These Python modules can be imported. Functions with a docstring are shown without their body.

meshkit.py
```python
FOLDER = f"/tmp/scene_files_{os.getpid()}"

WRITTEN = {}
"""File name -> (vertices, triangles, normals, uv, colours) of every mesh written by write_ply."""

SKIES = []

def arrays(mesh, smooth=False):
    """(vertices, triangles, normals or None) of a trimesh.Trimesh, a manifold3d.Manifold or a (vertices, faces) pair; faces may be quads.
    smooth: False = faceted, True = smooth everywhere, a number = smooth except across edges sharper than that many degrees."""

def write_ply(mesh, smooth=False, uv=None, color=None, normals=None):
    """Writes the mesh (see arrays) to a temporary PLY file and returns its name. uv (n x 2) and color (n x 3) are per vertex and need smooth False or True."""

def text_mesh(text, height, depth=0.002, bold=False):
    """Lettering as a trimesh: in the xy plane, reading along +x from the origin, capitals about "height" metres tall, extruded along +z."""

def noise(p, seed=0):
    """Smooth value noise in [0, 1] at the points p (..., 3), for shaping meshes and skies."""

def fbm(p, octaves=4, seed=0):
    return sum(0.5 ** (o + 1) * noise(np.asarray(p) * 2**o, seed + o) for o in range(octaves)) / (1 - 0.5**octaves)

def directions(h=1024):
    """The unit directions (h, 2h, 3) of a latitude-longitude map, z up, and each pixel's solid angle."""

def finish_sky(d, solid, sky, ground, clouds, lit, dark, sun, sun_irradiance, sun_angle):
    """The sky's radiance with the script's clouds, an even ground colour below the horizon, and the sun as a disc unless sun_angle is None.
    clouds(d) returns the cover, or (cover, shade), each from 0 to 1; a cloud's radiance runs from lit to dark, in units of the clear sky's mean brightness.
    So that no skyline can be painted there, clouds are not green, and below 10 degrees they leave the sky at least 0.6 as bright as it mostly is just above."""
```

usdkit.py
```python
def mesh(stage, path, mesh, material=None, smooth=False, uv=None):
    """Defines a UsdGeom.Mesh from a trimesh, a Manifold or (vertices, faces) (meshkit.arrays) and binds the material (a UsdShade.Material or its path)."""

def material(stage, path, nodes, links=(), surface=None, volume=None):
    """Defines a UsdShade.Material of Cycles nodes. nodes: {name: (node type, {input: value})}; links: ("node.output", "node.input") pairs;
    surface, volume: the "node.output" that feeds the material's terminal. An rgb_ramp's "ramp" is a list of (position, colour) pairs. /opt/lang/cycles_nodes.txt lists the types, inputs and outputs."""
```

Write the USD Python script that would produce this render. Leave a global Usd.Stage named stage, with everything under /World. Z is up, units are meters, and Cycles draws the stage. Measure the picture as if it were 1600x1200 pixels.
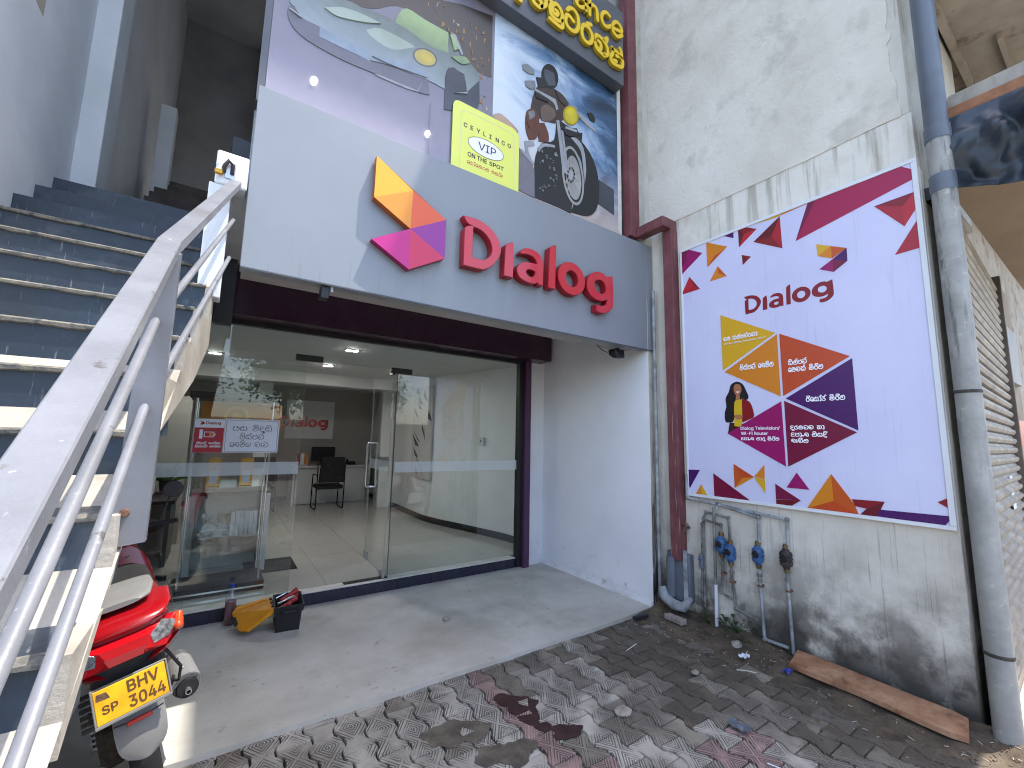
import math, random
import numpy as np, trimesh, usdkit, meshkit
from shapely.geometry import Polygon, LineString, Point, box as sbox
from shapely import affinity, unary_union
from pxr import Usd, UsdGeom, UsdLux, UsdShade, Gf, Sdf, Vt

stage = Usd.Stage.CreateInMemory()
UsdGeom.SetStageUpAxis(stage, UsdGeom.Tokens.z)
UsdGeom.SetStageMetersPerUnit(stage, 1.0)
world = UsdGeom.Xform.Define(stage, '/World')
stage.SetDefaultPrim(world.GetPrim())
UsdGeom.Scope.Define(stage, '/World/Looks')
random.seed(7)
rng = np.random.default_rng(7)

# ---------------------------------------------------------------- camera, sky, sun, exposure
YAW, PITCH, ROLL, FPX, EYE = 0.5956950471, 0.1289191919, 0.0198870037, 665.4363880, 1.6
EXPOSURE = 1.82
SUN_DIR = np.array([0.30, -0.20, 1.0]); SUN_DIR /= np.linalg.norm(SUN_DIR)
SUN_INT, SKY_STR = 0.58, 0.15

_f = np.array([math.sin(YAW)*math.cos(PITCH), math.cos(YAW)*math.cos(PITCH), math.sin(PITCH)])
_r = np.array([math.cos(YAW), -math.sin(YAW), 0.0]); _u = np.cross(_r, _f)
_c, _s = math.cos(ROLL), math.sin(ROLL)
_rr, _uu = _c*_r + _s*_u, -_s*_r + _c*_u
cam = UsdGeom.Camera.Define(stage, '/World/camera')
m4 = Gf.Matrix4d(*_rr, 0, *_uu, 0, *(-_f), 0, 0, 0, EYE, 1)
cam.AddTransformOp().Set(m4)
cam.CreateHorizontalApertureAttr(36.0); cam.CreateVerticalApertureAttr(27.0)
cam.CreateFocalLengthAttr(36.0*FPX/1600.0)
cam.CreateClippingRangeAttr(Gf.Vec2f(0.02, 500))
cam.CreateExposureAttr(EXPOSURE)

elev = math.asin(SUN_DIR[2]); rot = math.atan2(SUN_DIR[0], SUN_DIR[1])
skym = usdkit.material(stage, '/World/Looks/sky_look', {
    'sky': ('sky_texture', {'sky_type': 'single_scattering', 'sun_disc': False, 'sun_elevation': elev, 'sun_rotation': rot, 'aerosol_density': 2.0}),
    'tc': ('texture_coordinate', {}), 'mp': ('mapping', {'scale': (1.0, 1.0, 2.2)}),
    'n': ('noise_texture', {'scale': 2.2, 'detail': 7.0, 'roughness': 0.6, 'distortion': 0.3}),
    'r': ('rgb_ramp', {'ramp': [(0.55, (0, 0, 0)), (0.76, (.8, .8, .8))]}),
    'mx': ('mix', {'color2': (6.0, 6.3, 6.9)}),
    'bg': ('background_shader', {'strength': SKY_STR})},
    [('tc.generated', 'mp.vector'), ('mp.vector', 'n.vector'), ('n.fac', 'r.fac'), ('r.color', 'mx.fac'), ('sky.color', 'mx.color1'), ('mx.color', 'bg.color')],
    surface='bg.background')
dome = UsdLux.DomeLight.Define(stage, '/World/sky')
UsdShade.MaterialBindingAPI.Apply(dome.GetPrim()).Bind(skym)
dome.GetPrim().SetCustomDataByKey('kind', 'structure')
sun = UsdLux.DistantLight.Define(stage, '/World/sun')
sun.CreateIntensityAttr(SUN_INT); sun.CreateAngleAttr(0.5); sun.CreateNormalizeAttr(True)
sun.CreateColorAttr(Gf.Vec3f(1.0, 0.95, 0.87))
_z = SUN_DIR; _x = np.cross([0, 1, 0], _z); _x /= np.linalg.norm(_x); _y = np.cross(_z, _x)
sun.AddTransformOp().Set(Gf.Matrix4d(*_x, 0, *_y, 0, *_z, 0, 0, 0, 30, 1))

# ---------------------------------------------------------------- naming helpers
_used = {}
def numbered(parent, name):
    k = (str(parent), name); n = _used.get(k, -1) + 1; _used[k] = n
    return name if n == 0 else f'{name}_{n:03d}'
def setd(p, **kw):
    for k, v in kw.items():
        if v: p.SetCustomDataByKey(k, v)
class Thing:
    pass
def thing(name, label, cat, loc=(0, 0, 0), group=None, kind=None):
    t = Thing(); t.path = '/World/' + numbered('/World', name); t.loc = np.array(loc, float)
    x = UsdGeom.Xform.Define(stage, t.path); x.AddTranslateOp().Set(Gf.Vec3d(*map(float, loc)))
    t.prim = x.GetPrim(); setd(t.prim, label=label, category=cat, group=group, kind=kind)
    return t
def part(t, name, mesh, mat, label=None, smooth=False, kind=None):
    """a Mesh prim under a thing or a part; mesh is in world coordinates"""
    q = Thing(); q.path = t.path + '/' + numbered(t.path, name); q.loc = t.loc
    v, f = arr(mesh)
    mp = usdkit.mesh(stage, q.path, trimesh.Trimesh(v - q.loc, f, process=False), mat, smooth=smooth)
    q.prim = mp.GetPrim(); setd(q.prim, label=label, kind=kind)
    return q
def solo(name, label, cat, mesh, mat, smooth=False, group=None, kind=None):
    q = Thing(); q.path = '/World/' + numbered('/World', name); v, f = arr(mesh)
    q.loc = np.array([(v[:, 0].min()+v[:, 0].max())/2, (v[:, 1].min()+v[:, 1].max())/2, v[:, 2].min()])
    mp = usdkit.mesh(stage, q.path, trimesh.Trimesh(v - q.loc, f, process=False), mat, smooth=smooth)
    mp.AddTranslateOp().Set(Gf.Vec3d(*map(float, q.loc)))
    q.prim = mp.GetPrim(); setd(q.prim, label=label, category=cat, group=group, kind=kind)
    return q
def struct(name, mesh, mat, smooth=False, label=None):
    return solo(name, label, None, mesh, mat, smooth, kind='structure')
def copy(t, loc, label, rotz=0.0):
    name = t.path.rpartition('/')[2]; was = t.prim.GetCustomData()
    c = Thing(); c.path = '/World/' + numbered('/World', name); c.loc = np.array(loc, float)
    x = UsdGeom.Xform.Define(stage, c.path)
    x.GetPrim().GetReferences().AddInternalReference(t.path)
    x.ClearXformOpOrder(); x.AddTranslateOp().Set(Gf.Vec3d(*map(float, loc)))
    if rotz: x.AddRotateZOp().Set(rotz)
    c.prim = x.GetPrim(); c.prim.SetInstanceable(True)
    setd(c.prim, label=label, category=was.get('category'), group=was.get('group'))
    return c

# ---------------------------------------------------------------- geometry helpers
def arr(m):
    if isinstance(m, trimesh.Trimesh): return np.array(m.vertices), np.array(m.faces)
    if hasattr(m, 'to_mesh'):
        q = m.to_mesh(); return np.array(q.vert_properties[:, :3]), np.array(q.tri_verts)
    v, f = np.asarray(m[0], float), np.asarray(m[1], int)
    if f.shape[1] == 4: f = np.vstack([f[:, [0, 1, 2]], f[:, [0, 2, 3]]])
    return v, f
def cat(*ms):
    ms = [x for q in ms for x in (q if isinstance(q, list) else [q])]
    return trimesh.util.concatenate([trimesh.Trimesh(*arr(m), process=False) for m in ms])
def bx(x0, x1, y0, y1, z0, z1, c=0.0):
    if c <= 0:
        m = trimesh.creation.box((x1-x0, y1-y0, z1-z0)); m.apply_translation(((x0+x1)/2, (y0+y1)/2, (z0+z1)/2)); return m
    P = []
    for sx, x in ((1, x0), (-1, x1)):
        for sy, y in ((1, y0), (-1, y1)):
            for sz, z in ((1, z0), (-1, z1)):
                P += [(x, y+sy*c, z+sz*c), (x+sx*c, y, z+sz*c), (x+sx*c, y+sy*c, z)]
    return trimesh.convex.convex_hull(np.array(P))
def frame(d):
    d = np.asarray(d, float); d = d/np.linalg.norm(d)
    s = np.cross(d, [0, 0, 1.0])
    if np.linalg.norm(s) < 1e-6: s = np.array([1.0, 0, 0])
    s = s/np.linalg.norm(s); return d, s, np.cross(s, d)
def bar(p, q, w, h, c=0.0):
    p, q = np.asarray(p, float), np.asarray(q, float); d, s, u = frame(q-p); L = np.linalg.norm(q-p)
    m = bx(0, L, -w/2, w/2, -h/2, h/2, c); v, f = arr(m)
    return trimesh.Trimesh(p + v[:, :1]*d + v[:, 1:2]*s + v[:, 2:]*u, f, process=False)
def tube(pts, r, n=10, cap=True):
    pts = [np.asarray(p, float) for p in pts]; k = len(pts)
    rs = r if hasattr(r, '__len__') else [r]*k
    T = []
    for i in range(k):
        a = pts[min(i+1, k-1)]-pts[max(i-1, 0)]; T.append(a/np.linalg.norm(a))
    s = frame(T[0])[1]; V = []; F = []
    for i in range(k):
        s = s - T[i]*np.dot(s, T[i]); s = s/np.linalg.norm(s); u = np.cross(s, T[i])
        sc = 1.0
        if 0 < i < k-1:
            a = pts[i]-pts[i-1]; a = a/np.linalg.norm(a); sc = 1/max(0.6, float(np.dot(a, T[i])))
        for j in range(n):
            t = 2*math.pi*j/n; V.append(pts[i] + rs[i]*(math.cos(t)*s + math.sin(t)*u))
    for i in range(k-1):
        for j in range(n):
            a, b = i*n+j, i*n+(j+1) % n
            F += [(a, a+n, b), (b, a+n, b+n)]
    if cap:
        for e, base in ((0, 0), (k-1, (k-1)*n)):
            V.append(pts[e]); c = len(V)-1
            for j in range(n):
                a, b = base+j, base+(j+1) % n
                F.append((c, a, b) if e == 0 else (c, b, a))
    return trimesh.Trimesh(np.array(V), np.array(F), process=False)
def lathe(prof, at=(0, 0, 0), axis='z', n=20):
    V = []; F = []; k = len(prof)
    for r, z in prof:
        for j in range(n):
            t = 2*math.pi*j/n; V.append((r*math.cos(t), r*math.sin(t), z))
    for i in range(k-1):
        for j in range(n):
            a, b = i*n+j, i*n+(j+1) % n; F += [(a, b, a+n), (b, b+n, a+n)]
    V = np.array(V)
    if axis == 'x': V = V[:, [2, 0, 1]]
    if axis == 'y': V = V[:, [1, 2, 0]]
    return trimesh.Trimesh(V+np.asarray(at, float), np.array(F), process=False)
def loft(secs, cap=True):
    n = len(secs[0]); V = np.array([p for s in secs for p in s], float); F = []
    for i in range(len(secs)-1):
        for j in range(n):
            a, b = i*n+j, i*n+(j+1) % n; F += [(a, b, a+n), (b, b+n, a+n)]
    if cap:
        V = list(V)
        for e in (0, len(secs)-1):
            V.append(np.mean(secs[e], 0)); c = len(V)-1
            for j in range(n):
                a, b = e*n+j, e*n+(j+1) % n; F.append((c, b, a) if e == 0 else (c, a, b))
        V = np.array(V)
    return trimesh.Trimesh(V, np.array(F), process=False)
def hullof(*ms): return trimesh.convex.convex_hull(np.vstack([arr(m)[0] if not isinstance(m, (list, tuple)) else np.array(m, float) for m in ms]))
def ball(c, r, s=1):
    m = trimesh.creation.icosphere(subdivisions=s, radius=1.0); m.apply_scale(r); m.apply_translation(c); return m
def ext(poly, d):
    if isinstance(poly, (list, tuple)): poly = Polygon(poly)
    poly = poly.buffer(0)
    gs = [g for g in getattr(poly, 'geoms', [poly]) if g.area > 1e-9]
    return trimesh.util.concatenate([trimesh.creation.extrude_polygon(g, d, engine='earcut') for g in gs])
def on_facade(m, yf):       # local x,y,z -> X, Z, out of the facade towards -Y
    v, f = arr(m); return trimesh.Trimesh(np.stack([v[:, 0], yf - v[:, 2], v[:, 1]], 1), f, process=False)
def on_side(m, xf):         # local x,y,z -> -Y, Z, out of the right wall towards -X
    v, f = arr(m); return trimesh.Trimesh(np.stack([xf - v[:, 2], -v[:, 0], v[:, 1]], 1), f, process=False)
def prism_x(poly_yz, x0, x1):
    m = ext(poly_yz, x1-x0); v, f = arr(m); return trimesh.Trimesh(np.stack([x0+v[:, 2], v[:, 0], v[:, 1]], 1), f, process=False)
def prism_y(poly_xz, y0, y1):
    m = ext(poly_xz, y1-y0); v, f = arr(m); return trimesh.Trimesh(np.stack([v[:, 0], y1-v[:, 2], v[:, 1]], 1), f, process=False)
def move(m, d):
    v, f = arr(m); return trimesh.Trimesh(v+np.asarray(d, float), f, process=False)
def catmull(pts, closed=False, k=4, sharp=50):
    P = [np.array(p, float) for p in pts]; n = len(P); out = []
    def corner(i):
        if not closed and i in (0, n-1): return True
        a, b = P[i]-P[i-1], P[(i+1) % n]-P[i]
        c = np.dot(a, b)/(np.linalg.norm(a)*np.linalg.norm(b)+1e-12)
        return math.degrees(math.acos(max(-1, min(1, c)))) > sharp
    C = [corner(i) for i in range(n)]
    for i in range(n if closed else n-1):
        p1, p2 = P[i], P[(i+1) % n]
        p0 = p1-(p2-p1) if C[i] else P[i-1]
        p3 = p2+(p2-p1) if C[(i+1) % n] else P[(i+2) % n]
        for j in range(k):
            t = j/k
            out.append(0.5*(2*p1+(p2-p0)*t+(2*p0-5*p1+4*p2-p3)*t*t+(3*p1-p0-3*p2+p3)*t**3))
    if not closed: out.append(P[-1])
    return [tuple(o) for o in out]

# ---------------------------------------------------------------- lettering
SI = {  # strokes of the round Sinhala letters on a ten unit grid: width, strokes
 'ව': (9.5, [[(3,6),(4.5,7.5),(6,6),(4.5,4.5),(2.5,5),(1,3),(2.5,.3),(6,.3),(8.5,3.5),(7.5,8),(4,10),(1,8.5)]]),
 'න': (10.5, [[(2.5,4.5),(4,6),(5.2,4.5),(4,3.2),(2,3.2),(.8,5),(1,8),(3,9.8),(7,9.5),(9.3,6),(8.5,2),(5.5,.2),(2,1)]]),
 'ස': (11.5, [[(1,9),(3,10),(4,8),(2.5,6.5),(1,4),(2,1),(4.5,.5),(5.5,4)],[(5.5,4),(6.5,.5),(9,.8),(10.3,4),(9.5,8),(7,10),(5.5,8)]]),
 'ම': (10.5, [[(2,7.5),(3.5,9),(4.5,7),(3,5.5),(1,6),(.8,2.5),(3,.2),(7,.2),(9.3,3),(9,8),(6.5,10),(5.5,7),(5.5,4)]]),
 'බ': (9.5, [[(1.5,9.5),(4,8.5),(2,6.5),(.8,3.5),(2.5,.3),(6.5,.3),(8.3,4),(7,8),(4.5,6.5),(5,4)]]),
 'ද': (8.5, [[(7,9),(3,9.8),(1,7),(3.5,5),(6,5.5),(3,4.5),(1,2.5),(3,0),(6.5,0),(7,-2),(4,-3)]]),
 'ධ': (9.5, [[(1.5,9.5),(4,8.5),(2,6.5),(.8,3.5),(2.5,.3),(6.5,.3),(8.3,4),(7,8),(5,9)]]),
 'ත': (10.5, [[(3,3),(4.5,4.5),(3,5.5),(1,4),(1.5,1),(5,0),(9,2),(9.3,6.5),(6.5,9.8),(2.5,9.8),(1,8)]]),
 'ල': (10.5, [[(2,8),(4,9.5),(5.5,8),(3.5,6.5),(1,7),(.7,2.5),(3,.2),(5,3)],[(5,3),(6,.2),(8.5,.5),(9.3,4),(8,9)]]),
 'ප': (9.5, [[(1,9.5),(2.5,8),(1,5),(1.5,1.5),(4.5,0),(8,2),(8.3,6),(7,9.5)],[(4,6),(5.5,8),(7,9.5)]]),
 'ග': (9.5, [[(2,5),(3.5,6.5),(5,4.5),(3,2.5),(1,4),(1,7.5),(3.5,9.8),(7,9),(8.5,5),(7.5,.2)],[(7.5,.2),(4.5,1.2)]]),
 'ක': (11.5, [[(1,6),(3,7.5),(4,5),(2,3.5),(1,2),(4,.2),(8,.5),(10,4),(8.5,8),(6,9.8),(3.5,9)],[(5.5,3),(7,5),(5.5,7)]]),
 'ර': (8.5, [[(7,9.5),(4,9.8),(5.5,8),(2,7.5),(.8,4),(2.5,.3),(6,.3),(7.3,4),(5.5,7.8)]]),
 'ඩ': (9, [[(1.5,9),(4.5,9.8),(5.5,7.5),(3,6),(6,5),(7.8,2.5),(5,0),(1.5,1),(1,3.5)]]),
 'හ': (10.5, [[(1,9),(3.5,9.5),(2.5,6.5),(1,3),(3,.3),(5,3),(5,7),(7,9.5),(9.3,6.5),(8.5,2),(6,.3)]]),
 'උ': (9, [[(7.5,9),(4,10),(1.3,7.5),(3.5,5),(6.5,6),(3,5),(1,2.5),(3.5,0),(8,1)]]),
 'ය': (10.5, [[(1,9),(3,7.5),(1,4.5),(2,1),(4.5,.5),(5.5,4),(5,7.5)],[(5.5,4),(6,1.5),(8.5,1),(9.5,5),(8.5,9.5)]]),
 'ජ': (10, [[(1,9),(3,8),(1,4.5),(2.5,.5),(6.5,.3),(9,3.5),(8,7),(5.5,5.5),(7,9.8)]]),
 'ට': (9, [[(2,7.5),(4,9.5),(7,8),(8,4),(5,0),(1.5,1.5),(1,5),(3,6)]]),
 'එ': (9.5, [[(3,7),(5,8),(6,5.5),(3,5),(1,7.5),(4,10),(8,8),(8.3,3),(5,0),(1,1.5)]]),
 'ං': (4.5, [[(3.3,1.8),(2,3.2),(.8,1.8),(2,.4),(3.3,1.8)]]),
 'ා': (5, [[(.8,9.5),(3.5,8.5),(3.5,0),(1.5,.8)]]),
 'ෙ': (8, [[(2,2),(4,4),(5.5,2),(3.5,.2),(1.2,2.5),(1.5,7),(4,9.8),(6.8,7.5),(6.8,0)]]),
 'ැ': (5, [[(1,9),(3,7),(1,4.5),(3.5,2.5),(1.5,0)]]),
 '!': (4, [[(2,10),(2,3)],[(2,1),(2,.2)]]), '.': (4, [[(1.5,.4),(1.5,0)]]), ' ': (6, [])}
OVER = {'ි': [[(2,10.5),(3,13),(7,13),(8,10.5)]], 'ී': [[(2,10.5),(3,13),(7,13),(8,10.5),(8.5,12.5),(7,12)]],
        'ු': [[(5,-.5),(8,-1),(8,-3.5),(6,-3)]], '්': [[(6.5,9.5),(7.5,13),(9.5,12.5)]]}
def sinhala(text, width, height, sw=1.6):
    items = []; chars = list(text); i = 0
    while i < len(chars):
        c = chars[i]; ov = []; pre = False; post = None; i += 1
        while i < len(chars) and (chars[i] in OVER or chars[i] in 'ෙෝ'):
            d = chars[i]; i += 1
            if d == 'ෙ': pre = True
            elif d == 'ෝ': pre = True; post = 'ා'; ov.append('්')
            else: ov.append(d)
        if pre: items.append(('ෙ', []))
        items.append((c, ov if post is None else []))
        if post: items.append((post, ov))
    x = 0; lines = []
    for c, ov in items:
        w, st = SI.get(c, SI['ව'])
        for s in st + [q for o in ov for q in OVER[o]]:
            dx = -4 if c == 'ා' and s not in st else 0
            lines.append(LineString([(px+x+dx, py) for px, py in (catmull(s, k=3, sharp=120) if len(s) > 2 else s)]).buffer(sw/2, quad_segs=2))
        x += w
    g = unary_union(lines).simplify(.12)
    return affinity.scale(g, width/max(x, 1), height/10.0, origin=(0, 0))
def latin(text, height, depth, width=None, bold=True):
    m = meshkit.text_mesh(text, height, depth, bold)
    if width:
        v = arr(m)[0]; s = width/(v[:, 0].max()-v[:, 0].min()); m.apply_scale([s, 1, 1])
    return m
def brand_polys(scale):
    out = []
    for ch, rings in GLYPH.items():
        if ch == 'o':
            o = affinity.scale(Point(1.115, .145).buffer(1, quad_segs=10), .166, .154).difference(affinity.scale(Point(1.116, .145).buffer(1, quad_segs=8), .073, .075))
            g = o
        else:
            g = Polygon(catmull(rings[0], True, 4, 48)).buffer(0)
            for h in rings[1:]: g = g.difference(Polygon(catmull(h, True, 4, 60)).buffer(0))
        out.append(affinity.scale(g, scale, scale, origin=(0, 0)))
    return out

POSTER = [["magenta",[[2.5,3.56],[2.41,3.542],[2.255,3.448],[2.5,3.289]]],["plum",[[2.5,3.56],[2.41,3.542],[2.445,3.418],[2.502,3.343]]],["red",[[2.402,3.251],[2.357,3.141],[2.497,3.089]]],["darkred",[[2.402,3.251],[2.293,3.092],[2.357,3.141]]],["red2",[[2.357,3.141],[2.293,3.092],[2.497,3.089]]],["orange",[[2.211,3.54],[2.137,3.373],[2.21,3.283]]],["amber",[[2.211,3.54],[2.006,3.42],[2.137,3.373]]],["rust",[[2.006,3.42],[2.21,3.283],[2.137,3.373]]],["orange",[[2.107,3.262],[2.106,3.193],[2.191,3.136]]],["rust",[[2.107,3.262],[2.024,3.139],[2.106,3.193]]],["amber",[[2.024,3.139],[2.191,3.136],[2.106,3.193]]],["purple",[[2.043,3.539],[1.942,3.542],[1.945,3.479]]],["darkred",[[1.901,3.555],[1.853,3.55],[1.738,3.482],[1.849,3.478]]],["red",[[1.738,3.482],[1.898,3.371],[1.849,3.478]]],["maroon",[[1.901,3.555],[1.849,3.478],[1.898,3.371]]],["maroon",[[1.548,3.516],[1.623,3.363],[1.772,3.373]]],["red2",[[1.548,3.516],[1.543,3.229],[1.623,3.363]]],["darkred",[[1.543,3.229],[1.772,3.373],[1.623,3.363]]],["maroon",[[1.877,3.291],[1.836,3.254],[1.874,3.194]]],["darkred",[[1.877,3.291],[1.798,3.247],[1.874,3.194],[1.836,3.254]]],["yellow",[[1.738,3.528],[1.546,3.541],[1.548,3.516]]],["amber",[[1.543,3.541],[1.352,3.547],[1.35,3.531],[1.542,3.52]]],["crimson",[[1.332,3.553],[0.788,3.556],[0.715,3.489],[0.713,3.413],[1.442,3.252]]],["plum",[[1.332,3.553],[1.271,3.553],[1.442,3.252]]],["darkred",[[0.928,3.316],[0.712,3.32],[0.779,3.246]]],["red2",[[0.928,3.316],[0.779,3.246],[0.778,3.1]]],["red",[[0.712,3.32],[0.713,3.199],[0.778,3.1],[0.779,3.246]]],["red2",[[0.71,3.122],[0.709,2.922],[0.842,2.917]]],["yellow",[[1.301,3.171],[1.206,3.12],[1.295,3.071]]],["amber",[[1.206,3.12],[1.205,3.02],[1.295,3.071]]],["rust",[[1.206,3.12],[1.109,3.069],[1.205,3.02]]],["purple",[[1.109,3.069],[1.111,2.968],[1.202,3.013]]],["plum",[[1.202,3.013],[1.111,2.968],[1.201,2.911]]],["magenta",[[1.202,3.013],[1.201,2.911],[1.293,2.962]]],["yellow",[[2.101,2.783],[1.638,2.523],[2.1,2.262]]],["amber",[[1.626,2.51],[1.625,1.989],[2.085,2.246]]],["vermil",[[1.608,2.51],[1.144,2.251],[1.607,1.991]]],["purple",[[1.132,2.234],[1.131,1.711],[1.59,1.97]]],["wine",[[1.603,1.952],[1.139,1.697],[1.602,1.427]]],["magenta",[[1.624,1.949],[1.619,1.428],[2.086,1.691]]],["hair",[[1.978,2.146],[1.929,2.12],[1.902,2.062],[1.883,2.004],[1.902,1.978],[1.936,1.994],[1.953,1.925],[1.997,1.899],[2.023,1.801],[2.059,1.787],[2.096,1.795],[2.099,1.874],[2.082,1.931],[2.086,2.004],[2.054,2.06],[2.032,2.123]]],["trouser",[[2.059,1.787],[1.947,1.771],[1.916,1.784],[2.078,1.691]]],["jacket",[[1.943,1.994],[1.882,1.965],[1.858,1.92],[1.845,1.837],[1.876,1.813],[1.946,1.785],[1.956,1.869]]],["shirt",[[2.0,1.977],[1.94,1.987],[1.949,1.785],[1.969,1.75],[2.018,1.755],[2.014,1.899]]],["skin",[[2.003,2.113],[1.979,2.125],[1.951,2.114],[1.94,2.079],[1.947,2.044],[1.971,2.019],[1.993,2.029],[2.008,2.07]]],["skin",[[1.99,2.026],[1.959,2.024],[1.956,1.984],[1.995,1.981]]],["skin",[[2.02,1.85],[1.963,1.855],[1.941,1.837],[1.95,1.813],[2.001,1.811]]],["hair",[[2.063,1.866],[2.019,1.868],[2.011,1.831],[2.051,1.813],[2.072,1.83]]],["white",[[1.992,2.058],[1.958,2.058],[1.973,2.043]]],["purple",[[2.496,1.344],[2.364,1.349],[2.474,1.171],[2.496,1.248]]],["yellow",[[2.355,1.217],[2.298,1.123],[2.35,1.12]]],["amber",[[2.355,1.217],[2.35,1.12],[2.418,1.117]]],["wine",[[2.233,1.329],[1.91,1.124],[2.23,1.118]]],["vermil",[[2.042,1.424],[1.871,1.324],[1.968,1.309]]],["rust",[[2.042,1.424],[1.968,1.309],[2.041,1.216]]],["amber",[[1.871,1.324],[2.041,1.216],[1.968,1.309]]],["amber",[[1.871,1.327],[1.783,1.432],[1.787,1.317]]],["yellow",[[1.871,1.32],[1.787,1.316],[1.784,1.2]]],["plum",[[1.707,1.285],[1.529,1.175],[1.707,1.164]]],["maroon",[[1.707,1.161],[1.529,1.175],[1.6,1.123],[1.708,1.12]]],["magenta",[[1.545,1.385],[1.464,1.263],[1.624,1.263]]],["amber",[[1.316,1.392],[1.313,1.2],[1.491,1.121]]],["rust",[[1.316,1.392],[1.189,1.191],[1.169,1.125],[1.313,1.2]]],["vermil",[[1.313,1.2],[1.169,1.125],[1.491,1.121]]],["darkred",[[1.202,1.226],[1.019,1.231],[1.121,1.171],[1.185,1.18]]],["maroon",[[1.019,1.231],[1.066,1.129],[1.164,1.123],[1.121,1.171]]],["purple",[[1.053,1.175],[0.695,1.184],[0.737,1.122],[1.066,1.129]]],["darkred",[[0.759,1.262],[0.694,1.302],[0.696,1.22]]]]
PTEXT = [["BRAND",1.877,2.759,0.672,0.144],["නව සම්බන්ධතා",2.081,2.534,0.302,0.032],["Mobile / Dialog Television / Wi-Fi",2.08,2.498,0.364,0.016],["බිල්පත් ගෙවීම",1.944,2.249,0.281,0.036],["සිම්පත්",1.555,2.242,0.135,0.033],["වෙනස් කිරීම",1.558,2.185,0.245,0.033],["රීලෝඩ් කිරීම",1.446,1.94,0.255,0.032],["දුරකතන හා",1.57,1.726,0.236,0.028],["උපාංග මිලදී",1.569,1.67,0.248,0.028],["ගැනීම",1.568,1.622,0.121,0.027],["Dialog Television/",1.966,1.725,0.316,0.025],["Wi-Fi Router",1.962,1.681,0.221,0.025],["උපාංග මාරු කිරීම",1.965,1.637,0.31,0.023]]
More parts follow.
